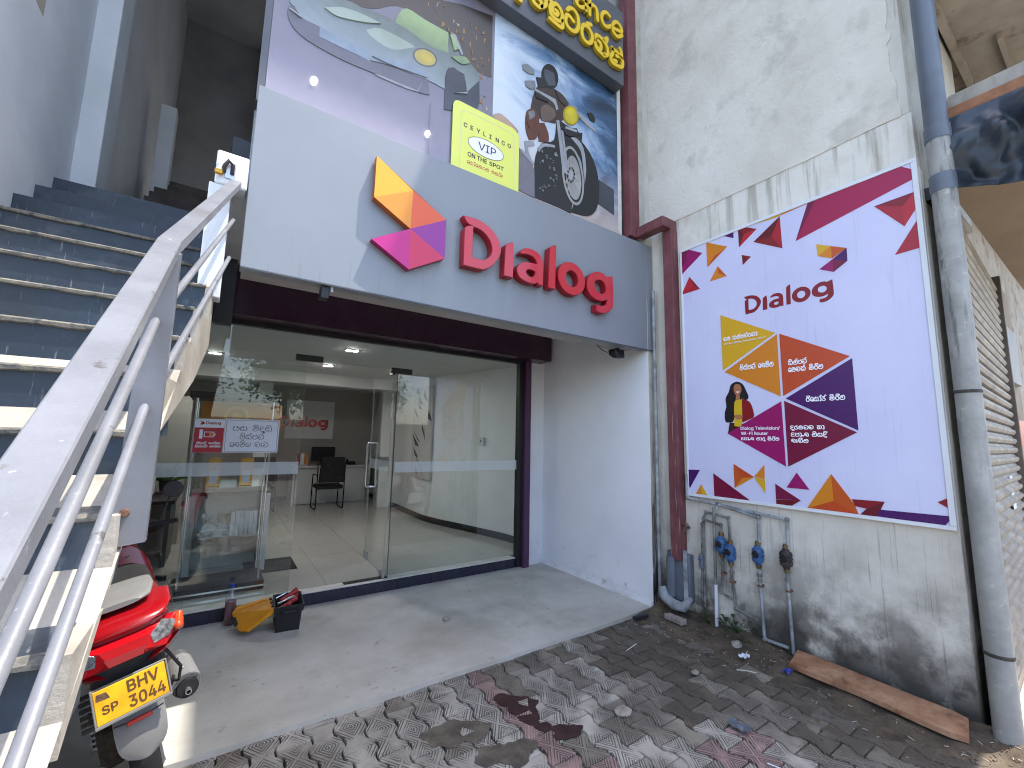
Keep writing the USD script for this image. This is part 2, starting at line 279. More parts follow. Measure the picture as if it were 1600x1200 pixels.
BANNER = [["forest",[[0.458,4.723],[1.218,5.236],[1.709,5.403],[1.713,4.78],[1.581,4.764],[1.41,4.834],[1.283,4.963],[1.041,4.957],[0.852,4.937],[0.702,4.813],[0.599,4.757]]],["carbody",[[0.155,4.519],[0.458,4.723],[0.599,4.745],[0.748,4.781],[0.953,4.785],[1.125,4.747],[1.289,4.817],[1.296,4.971],[1.35,4.963],[1.416,4.837],[1.494,4.799],[1.582,4.737],[1.588,4.574],[1.477,4.516],[1.444,4.661],[1.335,4.669],[1.274,4.568],[1.273,4.436],[1.128,4.437],[0.836,4.402],[0.676,4.359],[0.662,4.411],[0.326,4.417],[0.216,4.415],[0.15,4.471]]],["carhood",[[0.631,4.584],[0.733,4.66],[0.936,4.672],[1.007,4.663],[0.829,4.539],[0.675,4.551]]],["carwind",[[0.856,4.851],[0.92,4.957],[1.078,4.955],[1.283,4.963],[1.291,4.778],[1.125,4.747],[0.942,4.778],[0.838,4.776]]],["cardark",[[0.123,4.431],[0.158,4.477],[0.216,4.415],[0.326,4.417],[0.327,4.338],[0.484,4.341],[0.671,4.35],[0.837,4.39],[1.128,4.437],[1.146,4.318],[1.05,4.294],[0.734,4.272],[0.49,4.253],[0.254,4.272],[0.152,4.33]]],["carplate",[[0.324,4.415],[0.661,4.428],[0.675,4.349],[0.326,4.34]]],["cartyre",[[1.279,4.598],[1.348,4.676],[1.445,4.635],[1.477,4.516],[1.591,4.686],[1.592,4.439],[1.484,4.331],[1.275,4.255]]],["chrome",[[0.847,4.405],[1.078,4.448],[1.127,4.456],[1.067,4.429]]],["chrome",[[0.713,4.267],[0.805,4.281],[0.956,4.294],[1.044,4.303],[1.081,4.399],[1.05,4.294],[0.945,4.274],[0.735,4.261]]],["cardark",[[1.193,4.629],[1.183,4.606],[1.166,4.584],[1.144,4.565],[1.119,4.55],[1.092,4.54],[1.065,4.535],[1.041,4.536],[1.02,4.543],[1.004,4.555],[0.994,4.571],[0.99,4.59],[0.994,4.612],[1.004,4.634],[1.02,4.656],[1.041,4.675],[1.065,4.69],[1.092,4.701],[1.119,4.707],[1.144,4.706],[1.166,4.7],[1.183,4.688],[1.194,4.671],[1.197,4.651]]],["lampglass",[[1.18,4.628],[1.171,4.609],[1.156,4.59],[1.137,4.574],[1.116,4.562],[1.093,4.553],[1.07,4.549],[1.048,4.55],[1.03,4.555],[1.016,4.565],[1.007,4.579],[1.004,4.595],[1.007,4.613],[1.015,4.632],[1.029,4.649],[1.047,4.665],[1.068,4.679],[1.091,4.688],[1.115,4.692],[1.136,4.692],[1.155,4.687],[1.17,4.677],[1.179,4.663],[1.183,4.646]]],["lampgold",[[1.151,4.628],[1.143,4.612],[1.128,4.597],[1.111,4.586],[1.093,4.582],[1.077,4.584],[1.066,4.592],[1.06,4.605],[1.062,4.621],[1.071,4.638],[1.085,4.652],[1.102,4.663],[1.12,4.668],[1.136,4.666],[1.148,4.658],[1.153,4.645]]],["spot",[[0.338,4.009],[0.337,3.998],[0.335,3.988],[0.331,3.978],[0.325,3.971],[0.319,3.966],[0.312,3.964],[0.306,3.965],[0.301,3.97],[0.297,3.977],[0.296,3.986],[0.296,3.996],[0.298,4.007],[0.302,4.016],[0.308,4.024],[0.314,4.029],[0.321,4.031],[0.327,4.03],[0.332,4.025],[0.336,4.018]]],["spot",[[1.165,3.987],[1.165,3.978],[1.162,3.969],[1.158,3.96],[1.153,3.953],[1.147,3.949],[1.14,3.948],[1.134,3.949],[1.13,3.954],[1.126,3.961],[1.125,3.969],[1.126,3.979],[1.128,3.988],[1.132,3.996],[1.138,4.003],[1.144,4.007],[1.15,4.009],[1.156,4.007],[1.161,4.003],[1.164,3.996]]],["skyw",[[1.609,5.136],[2.32,5.417],[3.288,5.484],[3.275,4.0],[2.02,3.825],[1.62,4.189]]],["skyb",[[2.184,5.337],[2.32,5.417],[3.288,5.484],[3.278,4.873],[3.043,4.833],[2.725,4.969],[2.483,5.109],[2.391,5.32]]],["road",[[2.027,4.235],[2.204,4.087],[2.208,3.812],[2.02,3.825],[2.022,4.096]]],["hill",[[3.049,4.312],[3.269,4.283],[3.269,3.998],[3.036,4.044]]],["hill2",[[1.738,4.429],[1.824,4.478],[1.992,4.413],[2.008,4.379],[1.739,4.403]]],["bikedk",[[2.203,4.17],[2.249,4.331],[2.298,4.409],[2.435,4.499],[2.468,4.752],[2.576,4.728],[2.764,4.722],[2.802,4.662],[2.653,3.809],[2.51,3.819],[2.208,3.819]]],["jacket2",[[2.191,4.895],[2.273,5.013],[2.447,5.044],[2.612,4.96],[2.576,4.804],[2.451,4.684],[2.245,4.645],[2.145,4.683]]],["helmet",[[2.476,5.224],[2.482,5.183],[2.477,5.14],[2.463,5.097],[2.44,5.06],[2.41,5.032],[2.378,5.016],[2.346,5.014],[2.316,5.024],[2.293,5.047],[2.278,5.079],[2.272,5.119],[2.276,5.161],[2.29,5.203],[2.312,5.24],[2.341,5.268],[2.373,5.285],[2.406,5.289],[2.436,5.28],[2.46,5.257]]],["visor",[[2.305,5.195],[2.357,5.209],[2.428,5.217],[2.447,5.09],[2.359,5.043],[2.31,5.107]]],["leg",[[2.098,4.631],[2.177,4.714],[2.244,4.659],[2.231,4.437],[2.135,4.366],[2.093,4.459]]],["tank",[[2.268,4.759],[2.344,4.829],[2.432,4.824],[2.45,4.758],[2.363,4.658],[2.278,4.632]]],["leg",[[2.229,4.58],[2.312,4.619],[2.365,4.526],[2.366,4.439],[2.248,4.402]]],["chrome",[[2.08,4.327],[2.183,4.373],[2.2,4.338],[2.12,4.289],[2.137,4.227],[2.195,4.139],[2.106,4.172]]],["chrome",[[2.233,4.324],[2.298,4.398],[2.444,4.444],[2.446,4.418],[2.316,4.374],[2.25,4.288]]],["chrome",[[2.05,4.238],[2.186,4.163],[2.187,4.129],[2.043,4.214]]],["tyre",[[2.595,4.57],[2.726,4.651],[2.841,4.617],[2.959,4.511],[3.029,4.351],[3.047,4.14],[2.996,3.953],[2.877,3.854],[2.653,3.824],[2.801,4.172],[2.802,4.415],[2.707,4.558]]],["rimw",[[2.819,4.286],[2.829,4.217],[2.83,4.148],[2.824,4.083],[2.81,4.025],[2.79,3.977],[2.765,3.942],[2.735,3.92],[2.703,3.914],[2.67,3.922],[2.638,3.945],[2.608,3.981],[2.582,4.029],[2.56,4.085],[2.545,4.148],[2.536,4.214],[2.534,4.28],[2.539,4.344],[2.551,4.401],[2.57,4.45],[2.594,4.487],[2.623,4.511],[2.655,4.521],[2.689,4.515],[2.722,4.493],[2.753,4.458],[2.781,4.409],[2.803,4.351]]],["tyre",[[2.795,4.273],[2.803,4.211],[2.805,4.15],[2.801,4.091],[2.791,4.04],[2.775,3.997],[2.754,3.966],[2.73,3.948],[2.703,3.943],[2.676,3.952],[2.648,3.973],[2.623,4.007],[2.6,4.05],[2.581,4.102],[2.568,4.159],[2.559,4.22],[2.557,4.28],[2.56,4.337],[2.57,4.388],[2.585,4.431],[2.605,4.463],[2.628,4.484],[2.655,4.491],[2.683,4.484],[2.711,4.463],[2.737,4.43],[2.761,4.386],[2.78,4.333]]],["rimw",[[2.786,4.242],[2.791,4.182],[2.788,4.122],[2.779,4.068],[2.764,4.024],[2.744,3.991],[2.72,3.972],[2.694,3.969],[2.668,3.981],[2.644,4.008],[2.622,4.047],[2.605,4.096],[2.594,4.152],[2.589,4.211],[2.591,4.269],[2.599,4.323],[2.614,4.368],[2.633,4.402],[2.657,4.422],[2.683,4.427],[2.709,4.416],[2.735,4.39],[2.757,4.35],[2.774,4.3]]],["tyre",[[2.707,4.234],[2.703,4.198],[2.691,4.164],[2.673,4.138],[2.652,4.123],[2.631,4.122],[2.613,4.135],[2.601,4.159],[2.597,4.191],[2.601,4.226],[2.613,4.26],[2.63,4.286],[2.651,4.301],[2.673,4.303],[2.691,4.291],[2.703,4.266]]],["chrome",[[2.685,4.225],[2.68,4.194],[2.668,4.167],[2.652,4.153],[2.635,4.155],[2.623,4.172],[2.619,4.199],[2.623,4.231],[2.635,4.257],[2.651,4.272],[2.668,4.27],[2.68,4.253]]],["chrome",[[2.459,4.718],[2.495,4.735],[2.55,4.461],[2.597,4.242],[2.579,4.206],[2.543,4.221],[2.487,4.552]]],["chrome",[[2.522,4.642],[2.549,4.64],[2.596,4.391],[2.624,4.253],[2.597,4.242]]],["chrome",[[2.65,4.617],[2.726,4.643],[2.822,4.577],[2.86,4.362],[2.84,4.187],[2.821,4.331],[2.783,4.53]]],["lampy",[[2.753,4.934],[2.758,4.909],[2.756,4.88],[2.747,4.85],[2.731,4.821],[2.709,4.795],[2.684,4.774],[2.657,4.759],[2.629,4.751],[2.603,4.751],[2.58,4.758],[2.562,4.772],[2.55,4.792],[2.545,4.817],[2.547,4.845],[2.555,4.874],[2.57,4.902],[2.591,4.928],[2.616,4.95],[2.643,4.966],[2.671,4.975],[2.698,4.976],[2.721,4.969],[2.74,4.955]]],["lampy2",[[2.734,4.916],[2.739,4.895],[2.738,4.872],[2.731,4.847],[2.718,4.824],[2.702,4.803],[2.682,4.786],[2.66,4.775],[2.638,4.769],[2.618,4.769],[2.599,4.775],[2.585,4.787],[2.575,4.804],[2.57,4.825],[2.571,4.848],[2.578,4.871],[2.59,4.894],[2.606,4.915],[2.625,4.932],[2.647,4.944],[2.669,4.951],[2.69,4.951],[2.709,4.945],[2.724,4.933]]],["chrome",[[2.19,4.924],[2.448,4.938],[2.485,4.851],[2.458,4.822],[2.413,4.89],[2.191,4.902]]],["chrome",[[2.706,4.944],[2.822,4.938],[3.002,4.855],[2.982,4.837],[2.803,4.881]]],["mirror",[[2.04,5.091],[2.104,5.13],[2.179,5.11],[2.185,5.069],[2.106,5.04],[2.049,5.052]]],["mirror",[[2.075,4.943],[2.189,5.005],[2.198,4.936],[2.141,4.891],[2.084,4.897]]],["helmet",[[2.882,4.998],[2.943,5.036],[2.993,4.987],[2.983,4.942],[2.922,4.937]]],["bikedk",[[2.205,5.05],[2.289,5.081],[2.359,5.028],[2.24,4.95]]],["chrome",[[2.28,4.312],[2.293,4.331],[2.296,4.298]]],["chrome",[[2.416,4.074],[2.441,4.09],[2.427,4.071]]],["mirror",[[2.28,3.952],[2.311,3.955],[2.291,3.945]]],["mirror",[[2.375,4.073],[2.409,4.098],[2.396,4.064]]],["mirror",[[2.343,4.306],[2.356,4.299],[2.371,4.303]]],["mirror",[[2.299,3.967],[2.333,3.97],[2.318,3.962]]],["chrome",[[2.367,4.203],[2.385,4.202],[2.374,4.2]]],["mirror",[[2.372,4.273],[2.395,4.287],[2.403,4.276]]],["mirror",[[2.321,4.286],[2.339,4.298],[2.346,4.285]]],["chrome",[[2.359,3.992],[2.371,4.004],[2.384,3.985]]],["chrome",[[2.281,4.213],[2.303,4.235],[2.304,4.201]]],["mirror",[[2.453,4.102],[2.464,4.112],[2.484,4.095]]],["mirror",[[2.325,3.962],[2.357,3.979],[2.336,3.953]]],["mirror",[[2.258,4.181],[2.277,4.202],[2.266,4.176]]],["chrome",[[2.41,4.252],[2.424,4.243],[2.428,4.249]]],["chrome",[[2.238,4.316],[2.266,4.338],[2.246,4.305]]],["chrome",[[2.288,3.925],[2.312,3.926],[2.304,3.908]]],["chrome",[[2.337,4.275],[2.348,4.282],[2.35,4.259]]],["chrome",[[2.422,4.196],[2.44,4.21],[2.434,4.191]]],["chrome",[[2.43,4.359],[2.467,4.373],[2.461,4.36]]],["mirror",[[2.44,4.133],[2.471,4.145],[2.449,4.127]]],["mirror",[[2.434,4.022],[2.454,4.025],[2.461,4.015]]],["mirror",[[2.419,4.181],[2.448,4.199],[2.448,4.17]]],["mirror",[[2.248,3.921],[2.275,3.944],[2.275,3.924]]],["chrome",[[2.456,4.134],[2.471,4.136],[2.477,4.123]]],["chrome",[[2.445,4.331],[2.481,4.36],[2.473,4.335]]],["mirror",[[2.419,4.067],[2.444,4.066],[2.43,4.055]]],["mirror",[[2.306,3.977],[2.329,3.985],[2.313,3.974]]],["mirror",[[2.366,4.177],[2.392,4.198],[2.381,4.165]]],["mirror",[[2.346,4.382],[2.379,4.409],[2.366,4.379]]],["chrome",[[2.411,4.275],[2.435,4.271],[2.42,4.271]]],["mirror",[[2.374,4.005],[2.396,4.004],[2.399,4.008]]],["chrome",[[2.433,4.336],[2.467,4.353],[2.46,4.338]]],["chrome",[[2.431,4.344],[2.456,4.359],[2.452,4.331]]],["rimw",[[2.677,4.222],[2.748,4.209],[2.745,4.171]]],["rimw",[[2.674,4.199],[2.731,4.103],[2.721,4.071]]],["rimw",[[2.665,4.179],[2.696,4.024],[2.682,4.007]]],["rimw",[[2.652,4.168],[2.653,3.993],[2.638,3.995]]],["rimw",[[2.639,4.169],[2.613,4.018],[2.602,4.038]]],["rimw",[[2.629,4.181],[2.586,4.091],[2.581,4.125]]],["rimw",[[2.626,4.202],[2.579,4.194],[2.582,4.231]]],["rimw",[[2.629,4.226],[2.595,4.299],[2.605,4.331]]],["rimw",[[2.639,4.246],[2.629,4.38],[2.643,4.398]]],["rimw",[[2.651,4.257],[2.672,4.413],[2.687,4.412]]],["rimw",[[2.664,4.256],[2.714,4.39],[2.725,4.369]]],["rimw",[[2.674,4.243],[2.741,4.315],[2.746,4.281]]],["jacket2",[[2.439,5.04],[2.538,5.03],[2.621,4.972],[2.575,4.926],[2.484,4.956]]],["helmet",[[2.191,4.881],[2.241,4.877],[2.361,4.879],[2.353,4.852],[2.208,4.831]]],["leg",[[2.105,4.649],[2.194,4.707],[2.22,4.648],[2.196,4.564],[2.136,4.479],[2.099,4.547]]],["mirror",[[2.113,4.639],[2.178,4.685],[2.195,4.636],[2.134,4.564]]],["bikedk",[[2.54,4.666],[2.726,4.751],[2.768,4.693],[2.65,4.625],[2.577,4.622]]],["chrome",[[2.576,4.705],[2.735,4.732],[2.726,4.705],[2.576,4.679]]],["carwind",[[1.297,4.957],[1.357,4.953],[1.401,4.883],[1.342,4.822]]],["chrome",[[1.296,4.977],[1.349,4.976],[1.423,4.841],[1.41,4.82],[1.337,4.941]]],["carhood",[[0.342,4.576],[0.463,4.655],[0.603,4.687],[0.731,4.696],[0.607,4.629],[0.43,4.563]]],["leafpale",[[0.182,4.515],[0.25,4.572],[0.333,4.57],[0.281,4.513]]],["carplate",[[0.684,4.394],[0.946,4.488],[1.125,4.487],[1.115,4.449],[0.836,4.402]]],["carwind",[[1.318,4.753],[1.438,4.822],[1.495,4.793],[1.413,4.74]]],["chrome",[[1.358,4.441],[1.464,4.502],[1.47,4.533],[1.478,4.496]]],["chrome",[[0.135,4.439],[0.212,4.417],[0.206,4.408],[0.132,4.428]]]]
VIP = [["CEYLINCO",1.445,4.173,0.46,0.04,-0.003],["VIP",1.589,4.029,0.175,0.069,0.012],["ON THE",1.491,3.926,0.186,0.039,0.0],["SPOT",1.702,3.928,0.146,0.035,0.001],["ලෝකෙටම එකයි!",1.488,3.86,0.361,0.028,0.015]]
YELLOW = [[[2.583,6.074],[2.649,6.124],[2.705,6.116],[2.723,6.045],[2.723,5.985]],[[2.717,6.083],[2.655,6.082],[2.601,6.035],[2.595,5.98],[2.643,5.967],[2.711,6.006]],[[2.774,6.141],[2.773,5.966]],[[2.773,6.068],[2.818,6.108],[2.869,6.1],[2.884,6.047],[2.887,5.973]],[[3.068,6.139],[3.021,6.152],[2.967,6.111],[2.947,6.04],[2.972,5.988],[3.025,5.979],[3.083,6.025]],[[3.121,6.028],[3.254,6.062],[3.241,6.119],[3.185,6.138],[3.129,6.092],[3.111,6.027],[3.134,5.977],[3.196,5.966],[3.263,6.024]],[[2.033,5.661],[2.065,5.626],[2.117,5.618],[2.148,5.653],[2.136,5.693],[2.105,5.7]],[[2.148,5.639],[2.195,5.694],[2.199,5.754]],[[1.876,5.55],[1.906,5.549]],[[2.32,5.719],[2.347,5.708],[2.325,5.669],[2.287,5.678],[2.275,5.738],[2.319,5.791],[2.375,5.774],[2.403,5.715],[2.387,5.641],[2.32,5.618],[2.265,5.635],[2.249,5.701],[2.27,5.768],[2.253,5.781]],[[2.25,5.582],[2.393,5.574],[2.407,5.654]],[[2.466,5.82],[2.5,5.862],[2.559,5.876],[2.607,5.836],[2.619,5.754],[2.595,5.669],[2.536,5.627],[2.472,5.641],[2.446,5.698],[2.46,5.757],[2.501,5.768],[2.548,5.743]],[[2.791,5.857],[2.741,5.841],[2.759,5.812],[2.692,5.794],[2.661,5.72],[2.679,5.64],[2.74,5.617],[2.796,5.661],[2.809,5.74],[2.766,5.795],[2.704,5.797]],[[2.86,5.74],[2.867,5.786],[2.944,5.792],[3.016,5.751],[3.042,5.683],[3.014,5.63],[2.981,5.627]],[[2.879,5.736],[2.93,5.721],[2.93,5.658],[2.878,5.643],[2.853,5.685],[2.878,5.628],[2.981,5.606]],[[3.016,5.793],[3.03,5.844],[2.983,5.8]],[[3.103,5.777],[3.116,5.726],[3.081,5.653],[3.101,5.601],[3.169,5.603],[3.252,5.629],[3.268,5.707],[3.226,5.737],[3.171,5.715]],[[3.103,5.761],[3.171,5.769],[3.254,5.743],[3.249,5.804],[3.228,5.84]],[[3.128,5.638],[3.169,5.651]]]
PAPER = [["ජල විදුලි",0.089,1.628,0.316,0.036],["බිල්පත්",0.149,1.553,0.196,0.036],["ගෙවිය නැත.",0.079,1.482,0.323,0.037],["BRAND",-0.107,1.676,0.108,0.024],["REDTEXT1",-0.161,1.506,0.172,0.018],["REDTEXT2",-0.169,1.478,0.185,0.019]]
GLYPH = {"D":[[[0.0,0.391],[0.083,0.398],[0.154,0.394],[0.237,0.366],[0.297,0.32],[0.336,0.26],[0.351,0.202],[0.339,0.152],[0.309,0.098],[0.268,0.05],[0.227,0.02],[0.192,0.002],[0.162,-0.003],[0.078,-0.006],[0.013,-0.007],[0.012,0.136],[0.014,0.279],[0.024,0.305],[0.046,0.321],[0.071,0.329],[0.044,0.336],[0.02,0.358]],[[0.091,0.323],[0.128,0.323],[0.187,0.304],[0.235,0.262],[0.261,0.206],[0.26,0.159],[0.24,0.119],[0.205,0.09],[0.174,0.078],[0.134,0.077],[0.09,0.076],[0.09,0.203]]],"i":[[[0.391,0.25],[0.41,0.278],[0.445,0.299],[0.469,0.308],[0.475,0.207],[0.472,-0.001],[0.43,0.0],[0.381,-0.001],[0.385,0.126]]],"a":[[[0.548,0.23],[0.537,0.232],[0.553,0.263],[0.593,0.291],[0.658,0.3],[0.725,0.285],[0.768,0.248],[0.785,0.19],[0.785,0.001],[0.729,0.002],[0.726,0.017],[0.693,-0.001],[0.64,-0.005],[0.576,0.004],[0.53,0.027],[0.508,0.066],[0.513,0.106],[0.539,0.141],[0.584,0.168],[0.643,0.177],[0.714,0.182],[0.702,0.211],[0.665,0.236],[0.606,0.24]],[[0.626,0.11],[0.661,0.115],[0.697,0.107],[0.692,0.078],[0.662,0.054],[0.627,0.059],[0.606,0.08],[0.609,0.098]]],"l":[[[0.854,0.372],[0.892,0.399],[0.931,0.413],[0.926,0.205],[0.921,0.001],[0.877,0.0],[0.839,0.002],[0.845,0.184]]],"o":[[[1.084,0.295],[1.166,0.298],[1.236,0.261],[1.279,0.195],[1.271,0.107],[1.229,0.039],[1.146,-0.008],[1.058,-0.009],[0.986,0.027],[0.95,0.097],[0.952,0.17],[0.991,0.237]],[[1.105,0.218],[1.153,0.208],[1.187,0.163],[1.187,0.11],[1.153,0.072],[1.112,0.071],[1.065,0.103],[1.044,0.161],[1.06,0.199]]],"g":[[[1.44,0.293],[1.523,0.293],[1.561,0.274],[1.652,0.296],[1.654,0.227],[1.658,0.023],[1.627,-0.045],[1.564,-0.09],[1.496,-0.108],[1.422,-0.1],[1.419,-0.035],[1.497,-0.033],[1.55,-0.009],[1.566,0.039],[1.497,0.011],[1.408,0.015],[1.335,0.051],[1.304,0.104],[1.307,0.18],[1.351,0.246]],[[1.454,0.213],[1.507,0.21],[1.545,0.174],[1.547,0.124],[1.506,0.087],[1.453,0.093],[1.412,0.122],[1.406,0.17],[1.421,0.198]]]}

# ---------------------------------------------------------------- materials
def lin(h):
    h = h.lstrip('#'); c = [int(h[i:i+2], 16)/255 for i in (0, 2, 4)]
    return tuple(x/12.92 if x <= .04045 else ((x+.055)/1.055)**2.4 for x in c)
def L(name): return '/World/Looks/' + name
def mat(name, col, rough=.5, var=.12, vs=3.0, bump=0.0, bs=60.0, metal=0.0, spec=None, col2=None, lo=.35, hi=.7, stretch=(1, 1, 1), coat=0.0, detail=6.0, rvar=.12):
    """paint / plaster / metal: colour broken by noise in place, gloss broken too, fine relief"""
    c = np.array(col if not isinstance(col, str) else lin(col)); d = np.array(lin(col2) if isinstance(col2, str) else (col2 if col2 is not None else c*(1-var*2)))
    n = {'g': ('geometry', {}), 'mp': ('mapping', {'scale': stretch}),
         'n': ('noise_texture', {'scale': vs, 'detail': detail, 'roughness': .62}),
         'r': ('rgb_ramp', {'ramp': [(lo, tuple(d)), (hi, tuple(np.minimum(c*(1+var*.4), .95)))]}),
         'mr': ('map_range', {'from_min': .3, 'from_max': .7, 'to_min': min(1, rough+rvar), 'to_max': max(.02, rough-rvar*.5)}),
         'p': ('principled_bsdf', {'metallic': metal, 'coat_weight': coat, 'coat_roughness': .08})}
    l = [('g.position', 'mp.vector'), ('mp.vector', 'n.vector'), ('n.fac', 'r.fac'), ('r.color', 'p.base_color'), ('n.fac', 'mr.value'), ('mr.result', 'p.roughness')]
    if bump:
        n['nb'] = ('noise_texture', {'scale': bs, 'detail': 5.0, 'roughness': .6}); n['b'] = ('bump', {'strength': min(1, bump), 'distance': .01*max(1, bump)})
        l += [('g.position', 'nb.vector'), ('nb.fac', 'b.height'), ('b.normal', 'p.normal')]
    return usdkit.material(stage, L(name), n, l, surface='p.BSDF')
def flat(name, col, rough=.45, metal=0.0, **kw):
    c = col if not isinstance(col, str) else lin(col)
    return usdkit.material(stage, L(name), {'p': ('principled_bsdf', {'base_color': c, 'roughness': rough, 'metallic': metal, **kw})}, [], surface='p.BSDF')
def pane(name, tint=(.93, .96, .95), gloss=1.0, ior=1.5, haze=0.0):
    n = {'t': ('transparent_bsdf', {'color': tint}), 'gl': ('glossy_bsdf', {'color': (gloss,)*3, 'roughness': 0.0}), 'f': ('fresnel', {'IOR': ior}), 'm': ('mix_closure', {})}
    n['g'] = ('geometry', {}); n['inv'] = ('math', {'math_type': 'subtract', 'value1': 1.0}); n['ff'] = ('math', {'math_type': 'multiply'}); n['dbl'] = ('math', {'math_type': 'multiply', 'value2': 1.85})
    l = [('g.backfacing', 'inv.value2'), ('f.fac', 'dbl.value1'), ('dbl.value', 'ff.value1'), ('inv.value', 'ff.value2'), ('ff.value', 'm.fac'), ('t.BSDF', 'm.closure1'), ('gl.BSDF', 'm.closure2')]; s = 'm.closure'
    if haze:
        n['d'] = ('diffuse_bsdf', {'color': (.75, .78, .8)}); n['m2'] = ('mix_closure', {'fac': haze}); l += [('m.closure', 'm2.closure1'), ('d.BSDF', 'm2.closure2')]; s = 'm2.closure'
    return usdkit.material(stage, L(name), n, l, surface=s)
def emit(name, col, strength):
    return usdkit.material(stage, L(name), {'e': ('emission', {'color': col, 'strength': strength})}, [], surface='e.emission')
def layered(name, base, stains, rough=.8, bump=.3, bs=50, b2=None):
    """wall surface: base noise colours, then stains: (noise scale, stretch, colour, lo, hi, zlo, zhi, strength); a stain keeps its own outline"""
    n = {'g': ('geometry', {}), 'xyz': ('separate_xyz', {}), 'n0': ('noise_texture', {'scale': base[0], 'detail': 8.0, 'roughness': .65}),
         'r0': ('rgb_ramp', {'ramp': [(.3, lin(base[1])), (.5, lin(base[2])), (.7, lin(base[3]))]}), 'p': ('principled_bsdf', {'roughness': rough})}
    l = [('g.position', 'n0.vector'), ('g.position', 'xyz.vector'), ('n0.fac', 'r0.fac')]; cur = 'r0.color'
    for i, (sc, st, col, lo, hi, zlo, zhi, k) in enumerate(stains):
        n[f'mp{i}'] = ('mapping', {'scale': st, 'location': (i*3.7, i*1.3, i*2.1)}); n[f'n{i}s'] = ('noise_texture', {'scale': sc, 'detail': 7.0, 'roughness': .6})
        n[f'r{i}s'] = ('rgb_ramp', {'ramp': [(lo, (0, 0, 0)), (hi, (1, 1, 1))]})
        n[f'z{i}'] = ('map_range', {'from_min': zlo, 'from_max': zhi, 'to_min': 0.0, 'to_max': k, 'clamp': True})
        n[f'a{i}'] = ('math', {'math_type': 'multiply'}); n[f'x{i}'] = ('mix', {'color2': lin(col)})
        l += [('g.position', f'mp{i}.vector'), (f'mp{i}.vector', f'n{i}s.vector'), (f'n{i}s.fac', f'r{i}s.fac'), ('xyz.z', f'z{i}.value'), (f'r{i}s.color', f'a{i}.value1'), (f'z{i}.result', f'a{i}.value2'), (f'a{i}.value', f'x{i}.fac'), (cur, f'x{i}.color1')]
        cur = f'x{i}.color'
    n['nb'] = ('noise_texture', {'scale': bs, 'detail': 8.0, 'roughness': .65}); n['b'] = ('bump', {'strength': bump, 'distance': .012})
    l += [(cur, 'p.base_color'), ('g.position', 'nb.vector'), ('nb.fac', 'b.height'), ('b.normal', 'p.normal')]
    if b2:
        n['nb2'] = ('noise_texture', {'scale': b2[0], 'detail': 4.0}); n['b2'] = ('bump', {'strength': b2[1], 'distance': .03})
        l += [('g.position', 'nb2.vector'), ('nb2.fac', 'b2.height'), ('b2.normal', 'b.normal')]
    return usdkit.material(stage, L(name), n, l, surface='p.BSDF')
